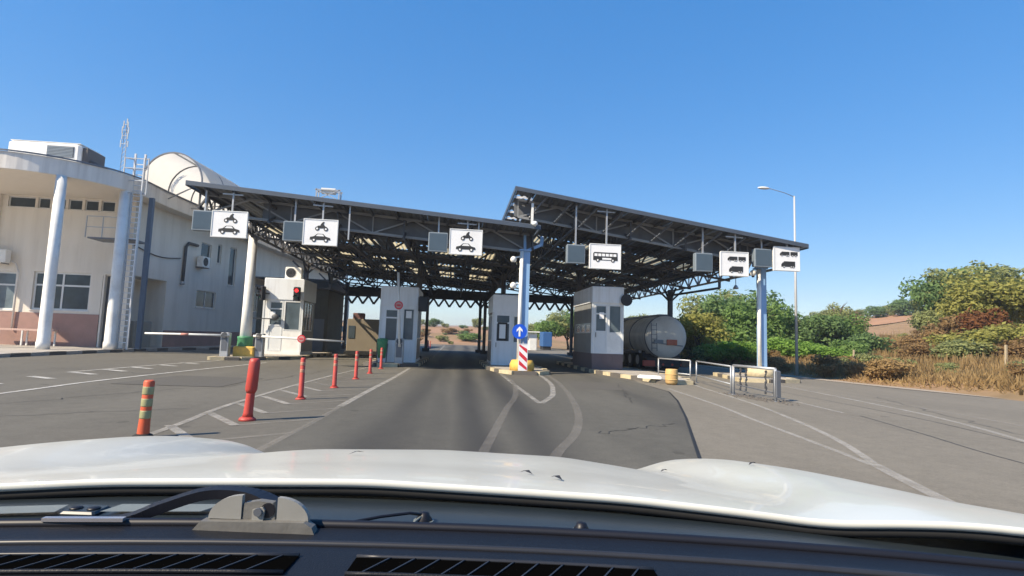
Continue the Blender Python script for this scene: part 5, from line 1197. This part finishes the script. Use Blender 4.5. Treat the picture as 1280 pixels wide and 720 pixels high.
def archetype(kind, leafm):
    key = (kind, leafm.name)
    if key in ARCH: return ARCH[key]
    sd = sum(ord(ch) for ch in kind) 
    spec = {"round": (2.2, 3.6, 1.3, 5200, .13, 14), "tall": (1.9, 4.6, 1.3, 5400, .13, 16), "wide": (2.8, 3.4, 1.4, 6200, .14, 18), "bush": (1.5, 1.7, .05, 3000, .10, 10), "shrub": (1.1, 1.3, .02, 1500, .09, 8), "thin": (1.6, 4.0, 1.2, 2600, .12, 12)}[kind]
    R, H, z0, n, lf, nb_ = spec
    me = quads_mesh("crown", leaf_crown(sd, R, H, z0, n, lf, nb_), leafm)
    tm = trunk_mb(sd, z0 + H, R, z0 + H * .3 if z0 > .5 else .5).mesh("trunk", BARK)
    ARCH[key] = (me, tm, z0 + H); return ARCH[key]
VR = random.Random(11)
def plant(name, cat, label, kind, leafm, x, y, h, wide=1.0, group=None, z=None):
    me, tm, H0 = archetype(kind, leafm); s = h / H0
    zz = (ground_h(x, y) - .05) if z is None else z
    t = thing(name, label, cat, (x, y, zz), group); t.scale = (s * wide, s * wide, s); t.rotation_euler = (0, 0, VR.uniform(0, 6.28))
    for nm, me_ in (("crown", me), ("trunk", tm)):
        o = bpy.data.objects.new(nm, me_); COL.objects.link(o); o.parent = t
    return t
def at(px, y): # ground x of picture column px at distance y (surveyed bearing)
    return y * ((px - 640) / 680 * .9938 + .1023 + .0) / (.9904 - .1058 * (px - 640) / 680)
TREES = [
 ("tree", "yellow green tree right behind the end of the tank lorry", "round", LF_YL, 872, 40, 4.6, 1.15),
 ("tree", "olive tree showing above the tank lorry beside the dark inner column", "round", LF_GY, 800, 62, 5.2, 1.1),
 ("tree", "dark green tree just left of the far right column, tallest of that clump", "wide", LF_DK, 921, 47, 6.1, 1.1),
 ("tree", "grey green tree rising between the yellow tree and the dark tallest tree", "wide", LF_GY, 893, 50, 5.9, 1.0),
 ("tree", "dark tree between the far right column and the street lamp", "round", LF_DK, 972, 46, 5.2, 1.0),
 ("tree", "mid green tree hidden behind the far right column", "wide", LF_GR, 945, 43, 4.7, 1.0),
 ("tree", "loose dark green tree with a forked trunk right of the street lamp", "round", LF_DK, 1018, 42, 4.4, 1.1),
 ("tree", "brownish thin tree on the slope behind the trees right of the lamp", "thin", LF_GY, 1046, 56, 5.6, 1.0),
 ("tree", "low green tree above the bright bushes, next to the open brown slope", "wide", LF_GR, 1052, 42, 3.4, 1.0),
 ("tree", "dark blue green tree forming the left shoulder of the big right hand thicket", "wide", LF_DK, 1184, 41, 6.6, .85),
 ("tree", "tallest tree of the right hand thicket, dark and rounded at the top", "tall", LF_GY, 1200, 40, 8.2, 1.05),
 ("tree", "grey green tree at the right end of the skyline", "tall", LF_GY, 1250, 41, 8.0, 1.1),
 ("tree", "broad yellow green tree at the right picture edge, behind the red bush", "wide", LF_YL, 1262, 35, 5.6, 1.15),
 ("tree", "yellowing tree in the middle of the right hand thicket, just above the red bush", "round", LF_YL, 1222, 36, 5.4, 1.0),
 ("tree", "olive tree low on the left side of the right hand thicket", "round", LF_GY, 1168, 39, 4.0, .9),
 ("tree", "yellow green tree at the far right end beyond the post", "tall", LF_YL, 1300, 37, 6.6, 1.2),
 ("tree", "green tree seen through the bus lane, left of the inner column", "round", LF_GR, 690, 84, 5.4, 1.3),
 ("tree", "olive tree seen through the bus lane, just right of the blue container", "wide", LF_GY, 712, 86, 6.2, 1.2),
 ("tree", "dark tree through the bus lane, half hidden by the fourth kiosk", "wide", LF_DK, 735, 82, 6.0, 1.2),
 ("tree", "pale olive tree seen between the third kiosk and the blue container", "round", LF_GY, 668, 90, 5.0, 1.2),
]
for nm, lab, kd, lm, px, y_, h, wd in TREES: plant(nm, nm, lab, kd, lm, at(px, y_), y_, h, wd)
BUSH = [
 ("bright green bush at the foot of the slope left of the far right column", "bush", LF_BR, 905, 37, 1.5, 1.3), ("bright green bush just left of the foot of the far right column", "bush", LF_BR, 930, 35, 1.5, 1.2),
 ("bright green bush between the column foot and the lamp pole", "bush", LF_BR, 973, 35, 1.7, 1.3), ("bright green bush right behind the lamp pole", "bush", LF_BR, 1000, 36, 1.6, 1.2),
 ("yellow green bush right of the lamp pole", "bush", LF_BR, 1030, 34, 1.3, 1.4), ("green bush below the low green tree", "bush", LF_GR, 1058, 35, 1.6, 1.2),
 ("dark green bush at the border of the dry slope", "bush", LF_DK, 1080, 37, 1.9, 1.0), ("dark bush under the yellow green tree behind the lorry", "bush", LF_DK, 885, 38, 1.3, 1.3),
 ("red leaved bush glowing in the right hand thicket", "bush", LF_RD, 1226, 33, 3.1, .72), ("low yellow olive bush in front of the red bush", "bush", LF_YL, 1215, 30, 1.9, 1.5), ("orange brown bush left of the red bush", "bush", LF_BN, 1190, 34, 2.6, .8),
 ("brown bush on the dry slope left of the thicket", "bush", LF_BN, 1140, 36, 1.5, 1.2), ("tawny bush on the dry slope, nearest the open reddish field", "bush", LF_BN, 1106, 40, 1.2, 1.3),
 ("olive bush below the red bush near the verge", "bush", LF_GY, 1195, 29, 1.5, 1.3), ("yellow olive bush right of the red bush", "bush", LF_YL, 1262, 30, 2.2, 1.2), ("brownish bush at the right end of the verge", "bush", LF_BN, 1285, 28, 1.5, 1.3),
 ("pale brown bush in the dry grass under the thicket", "bush", LF_BN, 1235, 29, 1.2, 1.5), ("olive bush in the middle of the dry slope", "bush", LF_GY, 1122, 36, .8, 1.3), ("small olive bush at the verge below the tawny slope", "bush", LF_GY, 1080, 31, .9, 1.3),
 ("green bush on the brown hill seen through the middle lane", "bush", LF_GR, 592, 112, 1.6, 2.4), ("round dark shrub on the hilltop seen through the middle lane", "bush", LF_DK, 545, 150, 2.2, 1.3), ("smaller dark shrub at the right of the hilltop seen through the middle lane", "bush", LF_GY, 600, 158, 2.8, 1.0), ("low shrub at the left of the hilltop seen through the middle lane", "bush", LF_GY, 527, 152, 1.8, 1.4), ("low tawny bush on the hillside by the lane exit", "bush", LF_BN, 566, 128, 1.4, 2.0),
]
for i, (px, lm) in enumerate(((862, LF_GY), (884, LF_GR), (908, LF_GY), (934, LF_GR), (958, LF_DK), (984, LF_GR), (1006, LF_DK), (1030, LF_GR), (1052, LF_GY))):
    plant("bush", "bush", "understorey bush filling the gap between the trunks behind the bright bushes", "bush", lm, at(px, 43 + i % 3), 43 + i % 3, 2.5 + .4 * (i % 2), 1.15, "understorey bushes behind the bright bushes")
for lab, kd, lm, px, y_, h, wd in BUSH: plant("bush", "bush", lab, kd, lm, at(px, y_), y_, h, wd)
for i in range(22):
    y_ = VR.uniform(100, 165); px = VR.uniform(515, 625); lm = VR.choice((LF_DK, LF_GY, LF_BN))
    plant("hill_shrub", "shrub", "little " + {LF_DK.name: "dark green", LF_GY.name: "olive", LF_BN.name: "tawny"}[lm.name] + " shrub dotted on the brown hillside beyond the middle lane", "shrub", lm, at(px, y_), y_, VR.uniform(.5, 1.3), 1.5, "little " + {LF_DK.name: "dark green", LF_GY.name: "olive", LF_BN.name: "tawny"}[lm.name] + " shrubs on the far hillside")
for (px, y_, h, lm) in ((1093, 104, 2.6, LF_DK), (1108, 108, 2.2, LF_GY), (1127, 100, 3.4, LF_DK), (1040, 100, 3.0, LF_GY), (1022, 106, 2.6, LF_GY), (1060, 96, 2.4, LF_BN), (1076, 112, 2.0, LF_GY), (1140, 110, 2.2, LF_GY), (1116, 104, 1.8, LF_GY)):
    plant("bush", "bush", "small dark bush on the far skyline of the dry slope", "bush", lm, at(px, y_), y_, h, 1.1, "bushes along the far skyline")
# dry shrubs dotted along the verge
for i in range(46):
    y_ = VR.uniform(16, 46); x_ = 17.6 + .3 * VR.random() + abs(VR.gauss(0, 7)) + (2 if y_ < 22 else 0)
    lm = VR.choice((LF_BN, LF_BN, LF_GS, LF_GY)); cn = {LF_BN.name: "low dry brown", LF_GS.name: "low straw coloured", LF_GY.name: "low olive"}[lm.name]
    plant("dry_shrub", "shrub", cn + " shrub in the grass of the right verge", "shrub", lm, x_, y_, VR.uniform(.35, 1.0), 1.2, cn + " shrubs on the right verge")
SCRUB = {LF_BN.name: "knee high brown scrub clump on the dry slope", LF_GS.name: "straw coloured scrub clump on the dry slope", LF_YL.name: "yellowish scrub clump on the dry slope", LF_GY.name: "olive scrub clump on the dry slope"}
for i in range(64):
    y_ = VR.uniform(30, 62); px = VR.uniform(1150, 1310) if y_ < 50 else VR.uniform(1085, 1150); lm = VR.choice((LF_BN, LF_BN, LF_GS, LF_YL, LF_GY))
    plant("scrub", "shrub", SCRUB[lm.name], "bush", lm, at(px, y_), y_, VR.uniform(.8, 1.8) if px > 1150 else VR.uniform(.4, .9), 1.35, SCRUB[lm.name].split(" clump")[0])
# wooden stake and fence post remains
for (px, y_, h, lab) in ((1252, 24, 1.5, "pale wooden stake in the dry verge at the right"), (1064, 32, 1.2, "short wooden stake at the edge of the green bushes"), (1160, 30, 1.0, "leaning grey stake in the dry slope")):
    x_ = at(px, y_); g = ground_h(x_, y_) - .1; m = MB(); m.bar((x_, y_, g), (x_ + .08, y_, g + h), .08); solo(m, "stake", mat("stake_wood", (.40, .33, .22), .85), lab, "stake", (x_, y_, g))
# dry grass
rg = np.random.default_rng(5); n = 95000
gy_ = rg.uniform(12, 66, n); gx_ = 17.2 + np.where(gy_ < 22, (22 - gy_) * .22, 0) + rg.gamma(1.7, 6.2, n)
gz_ = np.array([ground_h(a, b) - .04 for a, b in zip(gx_, gy_)])
cl = .5 + .5 * np.sin(gx_ * 1.3 + 2 * np.sin(gy_ * .9)) * np.sin(gy_ * 1.1 + gx_ * .4)
hh = rg.uniform(.10, .34, n) * (.5 + cl) * np.clip((gx_ - 17) / 2.5, .3, 1.3) * np.clip((gx_ - 10) / 12, 1, 2.0); aa = rg.uniform(0, 6.28, n); wd_ = rg.uniform(.02, .05, n); ln = rg.normal(0, .12, (n, 2))
base = np.stack([gx_, gy_, gz_], 1); dx = np.stack([np.cos(aa) * wd_, np.sin(aa) * wd_, 0 * aa], 1); top = base + np.stack([ln[:, 0], ln[:, 1], hh], 1)
V = np.stack([base - dx, base + dx, top + dx * .3, top - dx * .3], 1).reshape(-1, 3)
o = bpy.data.objects.new("dry_grass", quads_mesh("dry_grass", V, LF_GS)); COL.objects.link(o); tag(o, "dry straw coloured grass covering the right verge and slope", "grass", None, "stuff")

# ================================================================== ADDED HAZE, imitating the windscreen veil
hz = MB(); hz.box((-4020, -4020, -1.2), (4020, 4020, 30))
hm_ = bpy.data.materials.new("veil_haze"); hm_.use_nodes = True; t_ = hm_.node_tree; t_.nodes.clear()
ho = t_.nodes.new("ShaderNodeOutputMaterial"); pvn = t_.nodes.new("ShaderNodeVolumePrincipled")
pvn.inputs["Color"].default_value = (.80, .88, 1.0, 1); pvn.inputs["Density"].default_value = .0007; pvn.inputs["Anisotropy"].default_value = .2
t_.links.new(pvn.outputs[0], ho.inputs["Volume"])
o = hz.build("haze", hm_); o["kind"] = "stuff"; o["label"] = "thin haze volume added to lift dark tones like windscreen glare"
